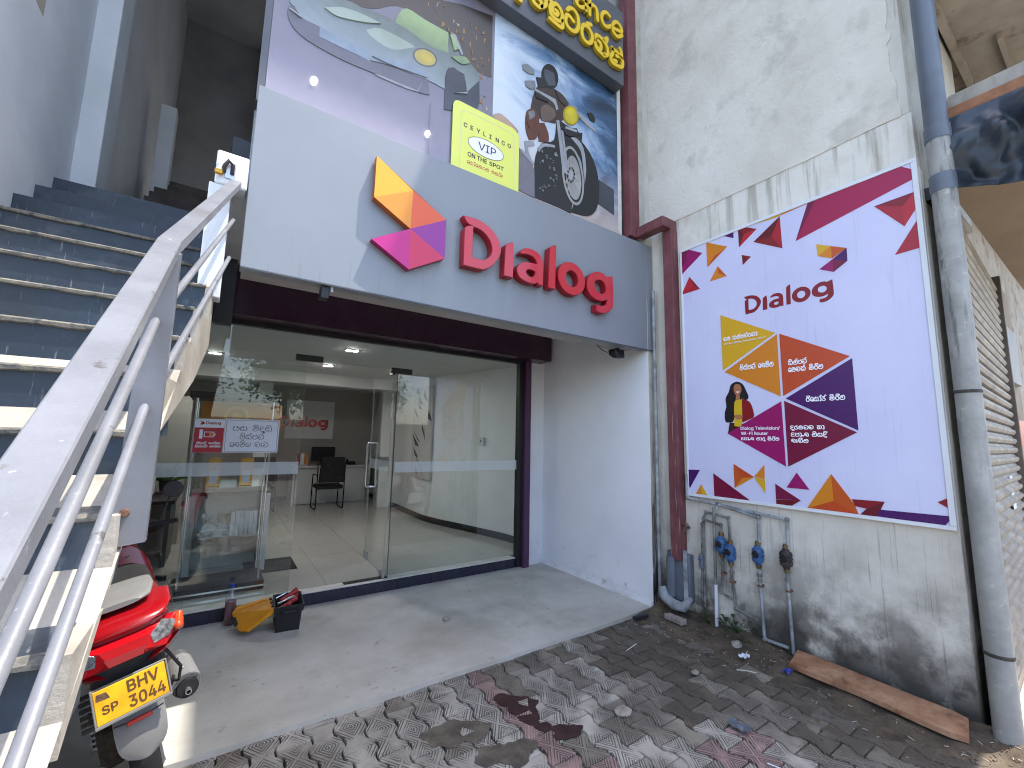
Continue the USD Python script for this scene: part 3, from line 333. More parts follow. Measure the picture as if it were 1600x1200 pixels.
def paver_mat(name, a, b, dirt=.0):
    """worn concrete paver: raised chevrons nested along its two diagonals, grooves coloured darker, dirt in patches"""
    n = {'tc': ('texture_coordinate', {}), 's': ('separate_xyz', {}), 'g': ('geometry', {}), 'oi': ('object_info', {}),
         'mx': ('math', {'math_type': 'multiply', 'value2': 1/.075}), 'my': ('math', {'math_type': 'multiply', 'value2': 1/.105}),
         'ax': ('math', {'math_type': 'absolute'}), 'ay': ('math', {'math_type': 'absolute'}), 'su': ('math', {'math_type': 'subtract'}), 'ab': ('math', {'math_type': 'absolute'}),
         'k': ('math', {'math_type': 'multiply', 'value2': 28.0}), 'si': ('math', {'math_type': 'sine'}),
         'st': ('map_range', {'from_min': -.5, 'from_max': .5, 'to_min': 0.0, 'to_max': 1.0, 'clamp': True}),
         'nw': ('noise_texture', {'scale': 7.0, 'detail': 5.0}), 'rw': ('rgb_ramp', {'ramp': [(.38, (0, 0, 0)), (.52, (1, 1, 1))]}), 'hw': ('math', {'math_type': 'multiply'}),
         'n': ('noise_texture', {'scale': 5.0, 'detail': 8.0, 'roughness': .65}), 'r': ('rgb_ramp', {'ramp': [(.3, lin(b)), (.7, lin(a))]}),
         'v': ('map_range', {'from_min': 0.0, 'from_max': 1.0, 'to_min': .86, 'to_max': 1.1}), 'vm': ('mix', {'mix_type': 'multiply', 'fac': 1.0}),
         'gr': ('mix', {'color2': (.022, .018, .014)}), 'gi': ('map_range', {'from_min': 0.0, 'from_max': 1.0, 'to_min': .72, 'to_max': 0.0}),
         'gm': ('math', {'math_type': 'multiply'}),
         'nd': ('noise_texture', {'scale': 1.7, 'detail': 7.0, 'roughness': .65}), 'rd': ('rgb_ramp', {'ramp': [(.48-dirt, (0, 0, 0)), (.63-dirt, (1, 1, 1))]}), 'dm': ('mix', {'color2': (.075, .062, .048)}), 'dk': ('math', {'math_type': 'multiply', 'value2': .5}),
         'nf': ('noise_texture', {'scale': 120.0, 'detail': 3.0}), 'bf': ('bump', {'strength': .35, 'distance': .004}),
         'bp': ('bump', {'strength': .8, 'distance': .004}), 'p': ('principled_bsdf', {'roughness': .82}),
         'rr': ('map_range', {'from_min': 0.0, 'from_max': 1.0, 'to_min': .86, 'to_max': .55})}
    l = [('tc.object', 's.vector'), ('s.x', 'mx.value1'), ('s.y', 'my.value1'), ('mx.value', 'ax.value1'), ('my.value', 'ay.value1'), ('ax.value', 'su.value1'), ('ay.value', 'su.value2'),
         ('su.value', 'ab.value1'), ('ab.value', 'k.value1'), ('k.value', 'si.value1'), ('si.value', 'st.value'),
         ('g.position', 'nw.vector'), ('nw.fac', 'rw.fac'), ('st.result', 'hw.value1'), ('rw.color', 'hw.value2'), ('hw.value', 'bp.height'),
         ('g.position', 'n.vector'), ('n.fac', 'r.fac'), ('oi.random', 'v.value'), ('r.color', 'vm.color1'), ('v.result', 'vm.color2'),
         ('st.result', 'gi.value'), ('gi.result', 'gm.value1'), ('rw.color', 'gm.value2'), ('gm.value', 'gr.fac'), ('vm.color', 'gr.color1'),
         ('g.position', 'nd.vector'), ('nd.fac', 'rd.fac'), ('rd.color', 'dk.value1'), ('dk.value', 'dm.fac'), ('gr.color', 'dm.color1'), ('dm.color', 'p.base_color'),
         ('rd.color', 'rr.value'), ('rr.result', 'p.roughness'), ('g.position', 'nf.vector'), ('nf.fac', 'bf.height'), ('bf.normal', 'bp.normal'), ('bp.normal', 'p.normal')]
    return usdkit.material(stage, L(name), n, l, surface='p.BSDF')

M = {}
M['paver_grey'] = paver_mat('paver_grey', '#b3ada2', '#969085')
M['paver_pink'] = paver_mat('paver_pink', '#a88d86', '#89716b')
M['paver_dirty'] = paver_mat('paver_dirty', '#989083', '#787064', .05)
M['paver_soiled'] = paver_mat('paver_soiled', '#73695b', '#544a3e', .07)
M['joint_soil'] = mat('joint_soil', '#2a241e', .95, .3, 20, .8, 90)
M['soil'] = mat('soil', '#695c4b', .95, .3, 6, 1.0, 60, col2='#3d342a')
M['slab'] = layered('slab', (1.6, '#a29f96', '#b3b0a7', '#bfbcb4'), [(1.3, (1, 1, 1), '#857e73', .54, .70, -1, -.9, .5), (9., (1, 1, 1), '#5f5a53', .66, .72, -1, -.9, .7), (.7, (1, 1, 1), '#8f8676', .52, .7, -1, -.9, .6), (14.0, (1, 1, 1), '#77726a', .64, .70, -1, -.9, .5)], .78, .12, 70)
M['road'] = mat('road', '#93908a', .9, .2, 4, .5, 90)
M['side_wall'] = layered('side_wall', (2., '#c3bcae', '#d3ccbf', '#dcd6ca'), [
    (5., (1, 9, .35), '#8a8274', .58, .68, 5, 0, .6), (3.2, (1, 1, 1), '#5d574c', .42, .58, 1.0, .1, 1.0), (7., (1, 1, 1), '#2c2a24', .5, .6, .55, .0, .9), (1.6, (1, 1, 1), '#3d3a33', .44, .54, .42, .05, 1.0), (12., (1, 12, .12), '#6f685c', .64, .68, 1.2, .9, .7)], .85, .25, 60, (9, .12))
M['stain_band'] = layered('stain_band', (3., '#c8c3b5', '#d8d3c7', '#e0dcd1'), [(3.2, (1, 3.4, .22), '#8d8676', .5, .62, 3, 4, .75), (5., (1, 2.2, .14), '#6b6554', .58, .68, 3.0, 3.9, .7), (1.6, (1, 1.5, .4), '#b39a6a', .58, .7, 3, 3.9, .45)], .85, .25, 70)
M['rough_plaster'] = layered('rough_plaster', (1.1, '#c6bfb0', '#d4cdc0', '#ded8cc'), [(3., (1, 1, 1), '#a8a397', .54, .66, -1, 0, .5), (.8, (1, 1, .5), '#e0ddd6', .55, .75, -1, 0, .5)], .92, .7, 26, (5, .35))
M['cream_plaster'] = layered('cream_plaster', (3., '#bcb7aa', '#cbc6ba', '#d4d0c6'), [(6., (1, 6, .4), '#948d7e', .58, .68, -1, 0, .5)], .85, .2, 60)
M['pilaster'] = layered('pilaster', (4., '#9f998c', '#bdb8ac', '#cbc7bd'), [(6., (6, 6, .5), '#4a443a', .5, .6, 2.6, 1.0, .8), (5., (3, 3, 1), '#1f1c17', .38, .55, 1.3, .1, 1.0)], .88, .3, 50)
M['white_wall'] = layered('white_wall', (1.2, '#d6d6d8', '#dddddf', '#e2e2e4'), [(2., (1, 1, 1), '#a8a7a4', .55, .7, .35, .0, .7), (9., (1, 1, 1), '#8e8f7a', .6, .68, .4, .05, .6)], .6, .06, 60)
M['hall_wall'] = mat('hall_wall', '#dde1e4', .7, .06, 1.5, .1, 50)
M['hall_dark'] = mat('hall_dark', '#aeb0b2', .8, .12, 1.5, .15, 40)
M['stair_wall'] = mat('stair_wall', '#d9dcde', .6, .06, 1.4, .1, 50)
M['stair_paint'] = layered('stair_paint', (5., '#1d2833', '#25313d', '#2d3b4a'), [(3., (1, 1, 1), '#5f656b', .56, .70, -1, -.9, .5), (14., (6, 1, .5), '#8d8f90', .64, .7, -1, -.9, .5), (2., (1, 1, 1), '#25282b', .55, .7, -1, -.9, .6)], .42, .1, 60)
M['nosing'] = layered('nosing', (22., '#44464a', '#6e695f', '#87806f'), [(16., (1, 1, 1), '#353b40', .55, .6, -1, -.9, .8)], .8, .5, 70)
M['fitting'] = mat('fitting', '#8a7448', .45, .3, 25, .3, 80, metal=.6, col2='#4a3c2c')
M['concrete'] = layered('concrete', (4., '#8b8478', '#9c958a', '#aca599'), [(5., (3, 3, .6), '#857d70', .56, .66, -1, -.9, .6)], .9, .35, 45)
M['dark_concrete'] = layered('dark_concrete', (3., '#9c8f7e', '#ac9f8e', '#bcb09f'), [(4., (1, 1, 1), '#6b5f50', .55, .63, -1, -.9, .7)], .92, .5, 22)
M['rail_paint'] = layered('rail_paint', (6., '#67686c', '#727378', '#7c7d82'), [(18., (1, 1, 1), '#4d4a46', .64, .68, -1, -.9, .8), (60., (1, 1, 1), '#a3a3a4', .66, .7, -1, -.9, .6), (3., (1, 1, 1), '#5e5c58', .55, .7, -1, -.9, .5)], .42, .12, 80)
M['rail_edge'] = mat('rail_post', '#74767c', .38, .12, 6, .06, 90, metal=.3)
M['rail_side'] = mat('rail_side', '#9b9382', .5, .1, 9, .1, 90)
M['sign_grey'] = layered('sign_grey', (.8, '#7d8288', '#82878d', '#868b91'), [(5., (6, 1, .3), '#6a6d70', .58, .72, 2.9, 2.55, .6), (7., (5, 1, .25), '#74787b', .60, .72, 3.2, 3.75, .5)], .36, .05, 3)
M['dark_grey'] = mat('dark_grey', '#43474d', .4, .08, 3)
M['letter_red'] = mat('letter_red', '#c01f2e', .22, .03, 2, coat=.4, rvar=.02)
M['letter_side'] = mat('letter_side', '#8e0f1e', .35, .05, 3)
M['purple_panel'] = mat('purple_panel', '#3b2133', .28, .12, 2.5, .02, 30)
M['purple_post'] = mat('purple_post', '#54304f', .35, .14, 4, .03, 40)
M['black'] = mat('black', '#151516', .4, .15, 6)
M['black_plastic'] = mat('black_plastic', '#1b1b1d', .55, .15, 12, .1, 120)
M['maroon'] = layered('maroon', (6., '#5e3236', '#6c3b3e', '#7a4a4b'), [(9., (8, 8, .5), '#a98f8c', .6, .67, 3.2, 1.5, .7), (5., (6, 6, .4), '#a78d8a', .62, .7, -1, 0, .35)], .6, .2, 60)
M['pvc'] = mat('pvc', '#a9adb0', .5, .14, 9, .15, 70, col2='#6f7375')
M['pvc_dirty'] = mat('pvc_dirty', '#8b8a86', .6, .2, 12, .2, 70, col2='#4b4a46')
M['pipe_blue'] = mat('pipe_blue', '#5f666f', .38, .1, 3, .05, 40)
M['pipe_grey'] = layered('pipe_grey', (4., '#7a7974', '#8f8d87', '#a09e97'), [(4., (5, 5, .6), '#43443f', .55, .66, 1.2, 2.2, .85), (8., (2, 2, 2), '#bdb9ac', .6, .7, -1, 0, .5)], .6, .12, 60)
M['aluminium'] = flat('aluminium', '#c9ccd0', .32, .85)
M['alu_white'] = mat('alu_white', '#d9dadd', .35, .03, 4)
M['chrome'] = flat('chrome', '#dadcde', .12, 1.0)
M['steel'] = mat('steel', '#b9bbbd', .28, .08, 6, metal=.9)
M['brass'] = flat('brass', '#b98d3e', .3, 1.0)
M['glass'] = pane('glass')
M['glass_door'] = pane('glass_door', (.90, .94, .93))
M['frost'] = pane('frost', haze=.28)
M['banner_film'] = pane('banner_film', (.985, .985, .99), haze=.12)
M['poster_white'] = layered('poster_white', (.9, '#bfbed9', '#c8c7e1', '#cecde5'), [(6., (1, 7, .25), '#a9a7b8', .60, .72, -1, 0, .35), (20., (1, 1, 1), '#8f8c94', .70, .74, 2.2, 1.1, .4)], .38, .10, 5)
M['tile_floor'] = mat('tile_floor', '#b7b4ad', .12, .06, 2.5, rvar=.04)
M['grout'] = flat('grout', '#5d5850', .9)
M['tile_dark'] = mat('tile_dark', '#2e2c3c', .25, .12, 7)
M['sill_white'] = mat('sill_white', '#d8d4cd', .4, .08, 9)
M['wall_in'] = mat('wall_in', '#dddedd', .6, .04, 1.5)
M['wall_in_grey'] = mat('wall_in_grey', '#a5a19c', .6, .06, 1.5)
M['ceiling_in'] = mat('ceiling_in', '#c9cac8', .7, .03, 1.5)
M['furn_white'] = mat('furn_white', '#c9c8c6', .4, .05, 3)
M['office_black'] = mat('office_black', '#141416', .7, .15, 14, .1, 90)
M['lamp'] = emit('lamp', (1.0, .97, .92), 115.0)
M['lamp_glint'] = emit('lamp_glint', (1.0, .99, .96), 2.0)  # glow for the lamp reflections painted on the banner, no real lamp
M['shutter'] = mat('shutter', '#8a7a66', .5, .1, 3, .06, 60, col2='#6c5e4f')
M['shutter_rail'] = mat('shutter_rail', '#6a5c50', .5, .15, 5)
M['soffit'] = mat('soffit', '#a08d77', .85, .08, 2, .15, 40)
M['plank'] = layered('plank', (9., '#8f6648', '#a87c5c', '#ba9474'), [(5., (1, 1, 1), '#6b3c22', .52, .64, -1, -.9, .8), (30., (9, 1, 9), '#8a6248', .55, .62, -1, -.9, .5)], .85, .3, 90)
M['timber'] = layered('timber', (8., '#7d5237', '#8f6142', '#a3765a'), [(24., (1, .08, 1), '#5a3820', .5, .62, -1, -.9, .6)], .8, .3, 60)
M['tarp'] = mat('tarp', '#2e353d', .32, .2, 2.5, .05, 20, col2='#1b2026')
M['red_paint'] = mat('red_paint', '#8c0a14', .25, .06, 4, coat=.5, rvar=.05)
M['grab_grey'] = mat('grab_grey', '#767675', .45, .06, 8, .1, 160)
M['tyre'] = mat('tyre', '#17171a', .85, .15, 20, .3, 60)
M['lens_red'] = flat('lens_red', '#b3101a', .12, transmission_weight=.15, coat_weight=.6)
M['lens_clear'] = mat('lens_clear', '#a9aaab', .14, .3, 60, .25, 120, metal=.5, coat=.8, col2='#5b5c5e')
M['plate_yellow'] = mat('plate_yellow', '#e6b414', .42, .05, 8, col2='#c78c0a')
M['plate_text'] = flat('plate_text', '#5a3a18', .6)
M['tool_yellow'] = mat('tool_yellow', '#e0920a', .42, .08, 12, .1, 60)
M['tool_red'] = mat('tool_red', '#9e1f24', .4, .1, 10)
M['bottle_clear'] = pane('bottle_clear', (.90, .88, .90), ior=1.5, haze=.03)
M['bottle_drink'] = flat('bottle_drink', '#5a0f1c', .15)
M['cap_blue'] = flat('cap_blue', '#1e3fa8', .4)
M['meter_blue'] = mat('meter_blue', '#355b8a', .4, .12, 14, .1, 80)
M['rust_dark'] = mat('rust_dark', '#47403a', .7, .3, 18, .5, 80, col2='#26211d')
M['rust'] = mat('rust', '#7d5a45', .8, .3, 18, .5, 80)
M['leaf'] = usdkit.material(stage, L('leaf'), {'oi': ('geometry', {}), 'r': ('rgb_ramp', {'ramp': [(0, (.03, .07, .02)), (1, (.07, .13, .035))]}), 'd': ('principled_bsdf', {'roughness': .45}), 't': ('translucent_bsdf', {'color': (.1, .2, .03)}), 'm': ('mix_closure', {'fac': .3})},
    [('oi.random_per_island', 'r.fac'), ('r.color', 'd.base_color'), ('d.BSDF', 'm.closure1'), ('t.BSDF', 'm.closure2')], surface='m.closure')
M['bark'] = mat('bark', '#5b4a3a', .9, .25, 9, .8, 40)
M['boundary_wall'] = mat('boundary_wall', '#9a7f70', .9, .15, 3, .3, 30)
M['stone'] = mat('stone', '#a29a8e', .9, .2, 20, .4, 60)
M['paper_white'] = flat('paper_white', '#d4d8e2', .6)
M['paper_red'] = flat('paper_red', '#a32430', .55)
M['ink'] = flat('ink', '#33343a', .6)
M['white'] = flat('white_ink', '#ece9ee', .45)
M['straw'] = flat('straw', '#d0cab8', .7)
M['yellow_face'] = flat('yellow_face', '#e3bc1c', .35)
M['yellow_side'] = flat('yellow_side', '#a88f18', .4)
M['slate'] = mat('slate', '#53565c', .38, .06, 2)
M['vip_yellow'] = flat('vip_yellow', '#dfe36a', .4)
M['orange_card'] = flat('orange_card', '#c07a1a', .5)
for k_, h_ in dict(magenta='#8c0b58', plum='#6c1238', red='#b0202c', darkred='#7c141e', red2='#a01c2a', maroon='#5c0f1a', orange='#d07a22', amber='#c97a1e', rust='#b8501c', vermil='#b4441e', yellow='#cfa01e', purple='#3f0c52', crimson='#9a1644', wine='#6a0a30',
    hair='#140f12', trouser='#2a1414', jacket='#7c1216', shirt='#c9a81e', skin='#a56a4a').items(): M['art_'+k_] = flat('art_'+k_, h_, .35)
for k_, h_ in dict(forest='#352c24', carbody='#8d998f', carhood='#98a697', carwind='#7c9058', cardark='#55535e', carplate='#8c99a8', cartyre='#2a2f36', chrome='#9fa2a8', lampglass='#b8a650', lampgold='#c4ac48', skyw='#b8c4cf', skyb='#3f5870', road='#77737c', hill='#3d434c', hill2='#b89a84',
    bikedk='#171617', jacket2='#3c2c27', helmet='#0e0f12', visor='#4c525a', leg='#5e3526', tank='#6d5a50', tyre='#121317', rimw='#a5a3a0', lampy='#b59d18', lampy2='#d3c02a', mirror='#7d8084').items(): M['ban_'+k_] = mat('ban_'+k_, h_, .3, .14 if k_ not in ('skyw', 'skyb') else .08, 2.2 if k_.startswith('sky') else 5.0, rvar=.02)

# printed sky of the rider's sheet: clouds from pale to deep blue, warm towards the horizon (flat print)
M['ban_skyw'] = usdkit.material(stage, L('print_sky'), {'g': ('geometry', {}), 'x': ('separate_xyz', {}), 'n': ('noise_texture', {'scale': 1.6, 'detail': 8.0, 'roughness': .6, 'distortion': .6}), 'mp': ('mapping', {'scale': (1, 1, 2.0)}),
    'a': ('math', {'math_type': 'multiply_add', 'value2': .30, 'value3': -.76}), 'b': ('math', {'math_type': 'multiply_add', 'value2': .16, 'value3': -.74}), 's': ('math', {'math_type': 'add'}), 's2': ('math', {'math_type': 'add'}),
    'r': ('rgb_ramp', {'ramp': [(.30, lin('#cdd6df')), (.48, lin('#b3c2d3')), (.62, lin('#6f8cae')), (.74, lin('#3b5878')), (.9, lin('#1f3146'))]}),
    'mz': ('map_range', {'from_min': 4.5, 'from_max': 3.8, 'to_min': 0.0, 'to_max': .75, 'clamp': True}), 'mx': ('mix', {'color2': lin('#c3a994')}), 'p': ('principled_bsdf', {'roughness': .25})},
    [('g.position', 'x.vector'), ('g.position', 'mp.vector'), ('mp.vector', 'n.vector'), ('x.x', 'a.value1'), ('x.z', 'b.value1'), ('a.value', 's.value1'), ('b.value', 's.value2'), ('s.value', 's2.value1'), ('n.fac', 's2.value2'), ('s2.value', 'r.fac'), ('x.z', 'mz.value'), ('mz.result', 'mx.fac'), ('r.color', 'mx.color1'), ('mx.color', 'p.base_color')], surface='p.BSDF')

def print_grad(name, lo, hi, z0, z1, spots=None):
    """printed picture tone that runs from one ink to another up the sheet, with a little mottling (flat print; the lilac one paints in reflected haze)"""
    n = {'g': ('geometry', {}), 'x': ('separate_xyz', {}), 'n': ('noise_texture', {'scale': 7.0, 'detail': 7.0, 'roughness': .65}), 'm': ('map_range', {'from_min': z0, 'from_max': z1, 'to_min': -.15, 'to_max': .85}), 'a': ('math', {'math_type': 'multiply_add', 'value2': .55, 'value3': -.12}), 's': ('math', {'math_type': 'add'}),
         'r': ('rgb_ramp', {'ramp': [(0, lin(lo)), (1, lin(hi))]}), 'p': ('principled_bsdf', {'roughness': .3})}
    l = [('g.position', 'x.vector'), ('g.position', 'n.vector'), ('x.z', 'm.value'), ('n.fac', 'a.value1'), ('m.result', 's.value1'), ('a.value', 's.value2'), ('s.value', 'r.fac'), ('r.color', 'p.base_color')]
    return usdkit.material(stage, L(name), n, l, surface='p.BSDF')
M['ban_carbody'] = print_grad('print_body', '#97a2ab', '#49553f', 4.25, 4.95)
M['ban_carhood'] = print_grad('print_hood', '#a3b0a6', '#75826a', 4.4, 5.1)
M['ban_carwind'] = print_grad('print_screen', '#5d7058', '#a6bf7c', 4.6, 5.2)
M['ban_cardark'] = print_grad('print_bumper', '#77747f', '#44484e', 4.1, 4.8)
M['ban_cartyre'] = print_grad('print_tyre', '#5d6470', '#2b3036', 3.9, 4.5)
M['ban_forest'] = print_grad('print_forest', '#57493c', '#33291f', 4.4, 5.3)
M['ban_bikedk'] = print_grad('print_engine', '#222226', '#141314', 3.9, 4.5)
M['ban_lilac2'] = print_grad('haze_lilac', '#97919f', '#75727f', 3.8, 4.6)  # lilac of the reflected sky haze painted into the sheet, paler low down

# ================================================================ ground
def grid(x0, x1, y0, y1, nx, ny, zf):
    xs, ys = np.linspace(x0, x1, nx), np.linspace(y0, y1, ny); X, Y = np.meshgrid(xs, ys, indexing='ij'); Z = zf(X, Y)
    V = np.stack([X, Y, Z], -1).reshape(-1, 3); F = []
    for i in range(nx-1):
        for j in range(ny-1):
            a = i*ny+j; F += [(a, a+ny, a+1), (a+1, a+ny, a+ny+1)]
    return trimesh.Trimesh(V, np.array(F), process=False)
struct('ground', grid(-60, 60, -60, 40, 2, 2, lambda X, Y: 0*X - .14), M['joint_soil'])
road = struct('road', bx(-60, 60, -60, -1.2, -.1, -.06), M['road'])
# paving: joint bed and every paver in view a piece of its own
pav = thing('pavement', None, None, (0, 0, 0), kind='structure')
part(pav, 'joint_bed', grid(-2.5, 6.0, -1.2, 2.83, 86, 41, lambda X, Y: -.052 + .012*meshkit.fbm(np.stack([X*6, Y*6, 0*X], -1))), M['joint_soil'])
PITCH_X, LEN = .1435, .2105
def paver_outline(j=.005):
    L2 = LEN/2 - j; w0, w1 = PITCH_X/2+.0155-j, PITCH_X/2-.0155-j
    R = [(w0, -L2), (w0, -L2*.72), (w0-.004, -L2*.6), (w1+.003, -L2*.34), (w1, -L2*.2), (w1, L2*.2), (w1+.003, L2*.34), (w0-.004, L2*.6), (w0, L2*.72), (w0, L2)]
    return R + [(-x, y) for x, y in reversed(R)]
OUT = np.array(paver_outline())
def paver_mesh(tiltx=0, tilty=0, dz=0, chip=None):
    n = len(OUT); ins = OUT*np.array([1-.05, 1-.035]); V = []; F = []
    rings = [(OUT, -.06), (OUT, -.005), (ins, 0.0)]
    for P, z in rings:
        for x, y in P: V.append((x, y, z + dz + (tiltx*x + tilty*y if z > -.05 else 0)))
    for i in range(2):
        for j in range(n):
            a, b = i*n+j, i*n+(j+1) % n; F += [(a, b, a+n), (b, b+n, a+n)]
    V.append((0, 0, dz)); c = len(V)-1
    for j in range(n): F.append((c, 2*n+j, 2*n+(j+1) % n))
    return trimesh.Trimesh(np.array(V), np.array(F), process=False)
protos = [paver_mesh(*(rng.uniform(-.03, .03, 2)), rng.uniform(-.003, .003)) for _ in range(10)]
pcell = []; RM3 = np.array([_rr, -_uu, _f])
for ix in range(-14, 27):
    cx = .04 + ix*PITCH_X
    for iy in range(-8, 15):
        cy = .36 + iy*LEN + (LEN/2 if ix % 2 else 0)
        if cy > 2.81 + .10 or cx > 3.74: continue
        v = RM3 @ np.array([cx, cy, -.03-EYE]); seen = v[2] > .15 and -900 < FPX*v[0]/v[2] < 900 and FPX*v[1]/v[2] < 780
        pcell.append((not seen, np.hypot(cx, cy-.0), cx, cy))
pcell.sort()
hidden = []
for k, (uns, dist, cx, cy) in enumerate(pcell):
    pm = protos[rng.integers(10)]
    if uns or k >= 298: hidden.append(move(pm, (cx, cy, -.03))); continue
    ang = rng.uniform(-.015, .015); Rz = np.array([[math.cos(ang), -math.sin(ang), 0], [math.sin(ang), math.cos(ang), 0], [0, 0, 1]])
    v, f = arr(pm)
    dw = 3.78 - cx
    pink = (abs(cx-1.60-.35*max(0, 2.0-cy)) < .085) or (2.25 < cx < 2.7 and abs(cy-(1.42-.3*(cx-2.3))) < .12)
    soiled = dw + rng.uniform(-.3, .3) < .75 or (cy > 1.7 and dw < 1.25 + rng.uniform(-.3, .3))
    dirty = dw + rng.uniform(-.4, .4) < 1.45 or rng.random() < .12
    mm = 'paver_soiled' if soiled and rng.random() < .85 else ('paver_pink' if pink else ('paver_dirty' if dirty else 'paver_grey'))
    q = Thing(); q.path = pav.path + '/' + numbered(pav.path, 'paver')
    g = usdkit.mesh(stage, q.path, trimesh.Trimesh(v@Rz.T, f, process=False), M[mm])
    g.AddTranslateOp().Set(Gf.Vec3d(cx, cy, -.03))
part(pav, 'outer_pavers', cat(hidden), M['paver_grey'], kind='stuff')
# drifted soil along the foot of the right wall
def soilz(X, Y):
    d = np.clip((3.78-X)/.62, 0, 1); n = meshkit.fbm(np.stack([X*5, Y*5, 0*X], -1), 5); e = np.clip((Y-1.6)/1.0, 0, 1)
    return -.045 + (.016+.045*(1-d)**1.5+.03*e*(1-d))*(.45+1.1*n)*np.clip(1.35-d*1.05 + (n-.5)*1.6*d, 0, 1.2)
struct('soil', grid(3.02, 3.80, -.6, 2.84, 60, 200, soilz), M['soil'], smooth=True)
# concrete apron before the shop
xs = np.linspace(-3, 3.67, 90)
edge = [(x, 2.815 + .012*(meshkit.noise(np.array([[x*3.1, 0, 0]]))[0]-.5) + (.02*max(0, meshkit.noise(np.array([[x*7.7, 4, 0]]))[0]-.72)) + (.05*max(0, x-2.9) if x > 2.9 else 0)) for x in xs]
struct('concrete_apron', ext(Polygon(edge + [(3.67, 4.62), (-3, 4.62)]), .14).apply_translation((0, 0, -.14)), M['slab'])

# ================================================================ right building: wall, pilaster, upper floors
rb = thing('right_building', 'tall building with grey plastered side wall behind the white poster', 'building', (3.78, .68, 0))
part(rb, 'lower_wall', bx(3.78, 4.3, .68, 3.2, -.15, 3.5), M['side_wall'])
part(rb, 'stained_band', bx(3.781, 4.3, .69, 3.2, 3.5, 3.92), M['stain_band'], 'white washed plaster band streaked with dark drips')
# rough render, proud of the band, with a ragged end near the pipe
rz = np.linspace(3.915, 7.4, 150)
rag = [(.70 + .10*meshkit.fbm(np.array([[0, z*5, 1.0]]), 5)[0] + .05*max(0, meshkit.noise(np.array([[z*23, 0, 0]]))[0]-.55), z) for z in rz]
low = [(y, 3.918 + .012*(meshkit.noise(np.array([[y*6, 2, 0]]))[0]-.5)) for y in np.linspace(2.885, .80, 40)]
part(rb, 'rough_render', prism_x(Polygon(low + rag + [(.74, 12), (2.885, 12)]), 3.774, 3.80), M['rough_plaster'], 'rough sand coloured cement render')
part(rb, 'corner_strip', bx(3.776, 4.3, 2.70, 3.2, 3.925, 12), M['cream_plaster'])
part(rb, 'wall_core', bx(3.785, 4.3, .70, 2.70, 3.925, 12), M['cream_plaster'])
part(rb, 'upper_floors', bx(3.95, 12, -.30, 12, 5.06, 12.0), M['soffit'])
part(rb, 'upper_flank', bx(3.775, 3.95, -.30, .69, 5.4, 12.02), M['cream_plaster'])
part(rb, 'parapet', bx(3.62, 12.1, -.36, 12, 12.02, 12.12), M['concrete'])
# underside of the upper floor seen above the canopy
part(rb, 'soffit_slab', bx(3.96, 12, -.29, 12, 5.0, 5.055), M['dark_concrete'], 'rough brown concrete underside of the upper floor')
for k, (x0, x1, y0, y1) in enumerate([(3.96, 9, .56, .60), (3.98, 9, -.28, -.2), (5.0, 9, .33, .36)]):
    part(rb, 'soffit_beam', bx(x0, x1, y0, y1, (4.90, 4.86, 4.94)[k], 5.0), M['dark_concrete'])
part(rb, 'end_column', bx(3.88, 4.95, .62, .80, 3.35, 5.0), M['cream_plaster'])
part(rb, 'back_wall', bx(4.3, 12, .95, 1.1, -.1, 5.0), M['dark_concrete'])

# ================================================================ canopy beside the pipe
can = thing('canopy', 'grey concrete canopy slab on a brown timber plank above the roller shutter', 'canopy', (3.86, -1.5, 3.36))
part(can, 'ceiling_board', bx(3.88, 7.4, -.04, .585, 3.36, 3.40), M['soffit'], 'flat sandy brown canopy ceiling')
part(can, 'slab', prism_x(Polygon([(.54, 3.86), (.52, 3.95), (-.06, 3.962), (-.06, 3.855)]), 3.86, 7.2), M['concrete'])
part(can, 'formwork_plank', bx(3.835, 3.875, -.06, .60, 3.742, 3.852), M['timber'], 'brown timber formwork plank under the slab edge')
part(can, 'bearer', bx(3.88, 3.95, .5, .62, 3.75, 3.85), M['timber'])
for k in range(3): part(can, 'joist', bx(6.6+.28*k, 6.68+.28*k, -.04, .58, 3.401, 3.52), M['timber'])
# tarpaulin hanging from the plank
ny, nz = 90, 34; V = []; F = []
for i in range(ny):
    y = .56 - .64*i/(ny-1)
    for j in range(nz):
        t = j/(nz-1); sag = .60 + .05*math.sin(y*7+.6) - .05*abs(math.sin((y-.55)*5))
        fold = .035*t*math.sin(y*23+2*t) + .05*t*math.sin(y*9+1.0+3*t) + .02*math.sin(y*41+5*t)*t + .09*math.sin(t*3.1)*meshkit.noise(np.array([[y*5, t*2.5, 0]]))[0]
        cr = .16*abs(meshkit.noise(np.array([[y*4.5+t*1.5, t*2.2-y*2, 3.0]]))[0]-.5)*2*min(1, t*3) + .05*abs(meshkit.noise(np.array([[y*13-t*4, t*6, 9.0]]))[0]-.5)*min(1, t*3)
        V.append((3.815 - abs(fold)*.75 - cr + .05*t*t, y, 3.77 - sag*t + .02*math.sin(y*17)*t))
for i in range(ny-1):
    for j in range(nz-1):
        a = i*nz+j; F += [(a, a+1, a+nz), (a+1, a+nz+1, a+nz)]
tp = trimesh.Trimesh(np.array(V), np.array(F), process=False)
tp2 = move(tp, (.004, 0, 0)); tp2.invert()
solo('tarpaulin', 'crumpled black plastic tarpaulin hanging from the timber plank by the pipe', 'tarpaulin', cat(tp, tp2), M['tarp'], smooth=35)

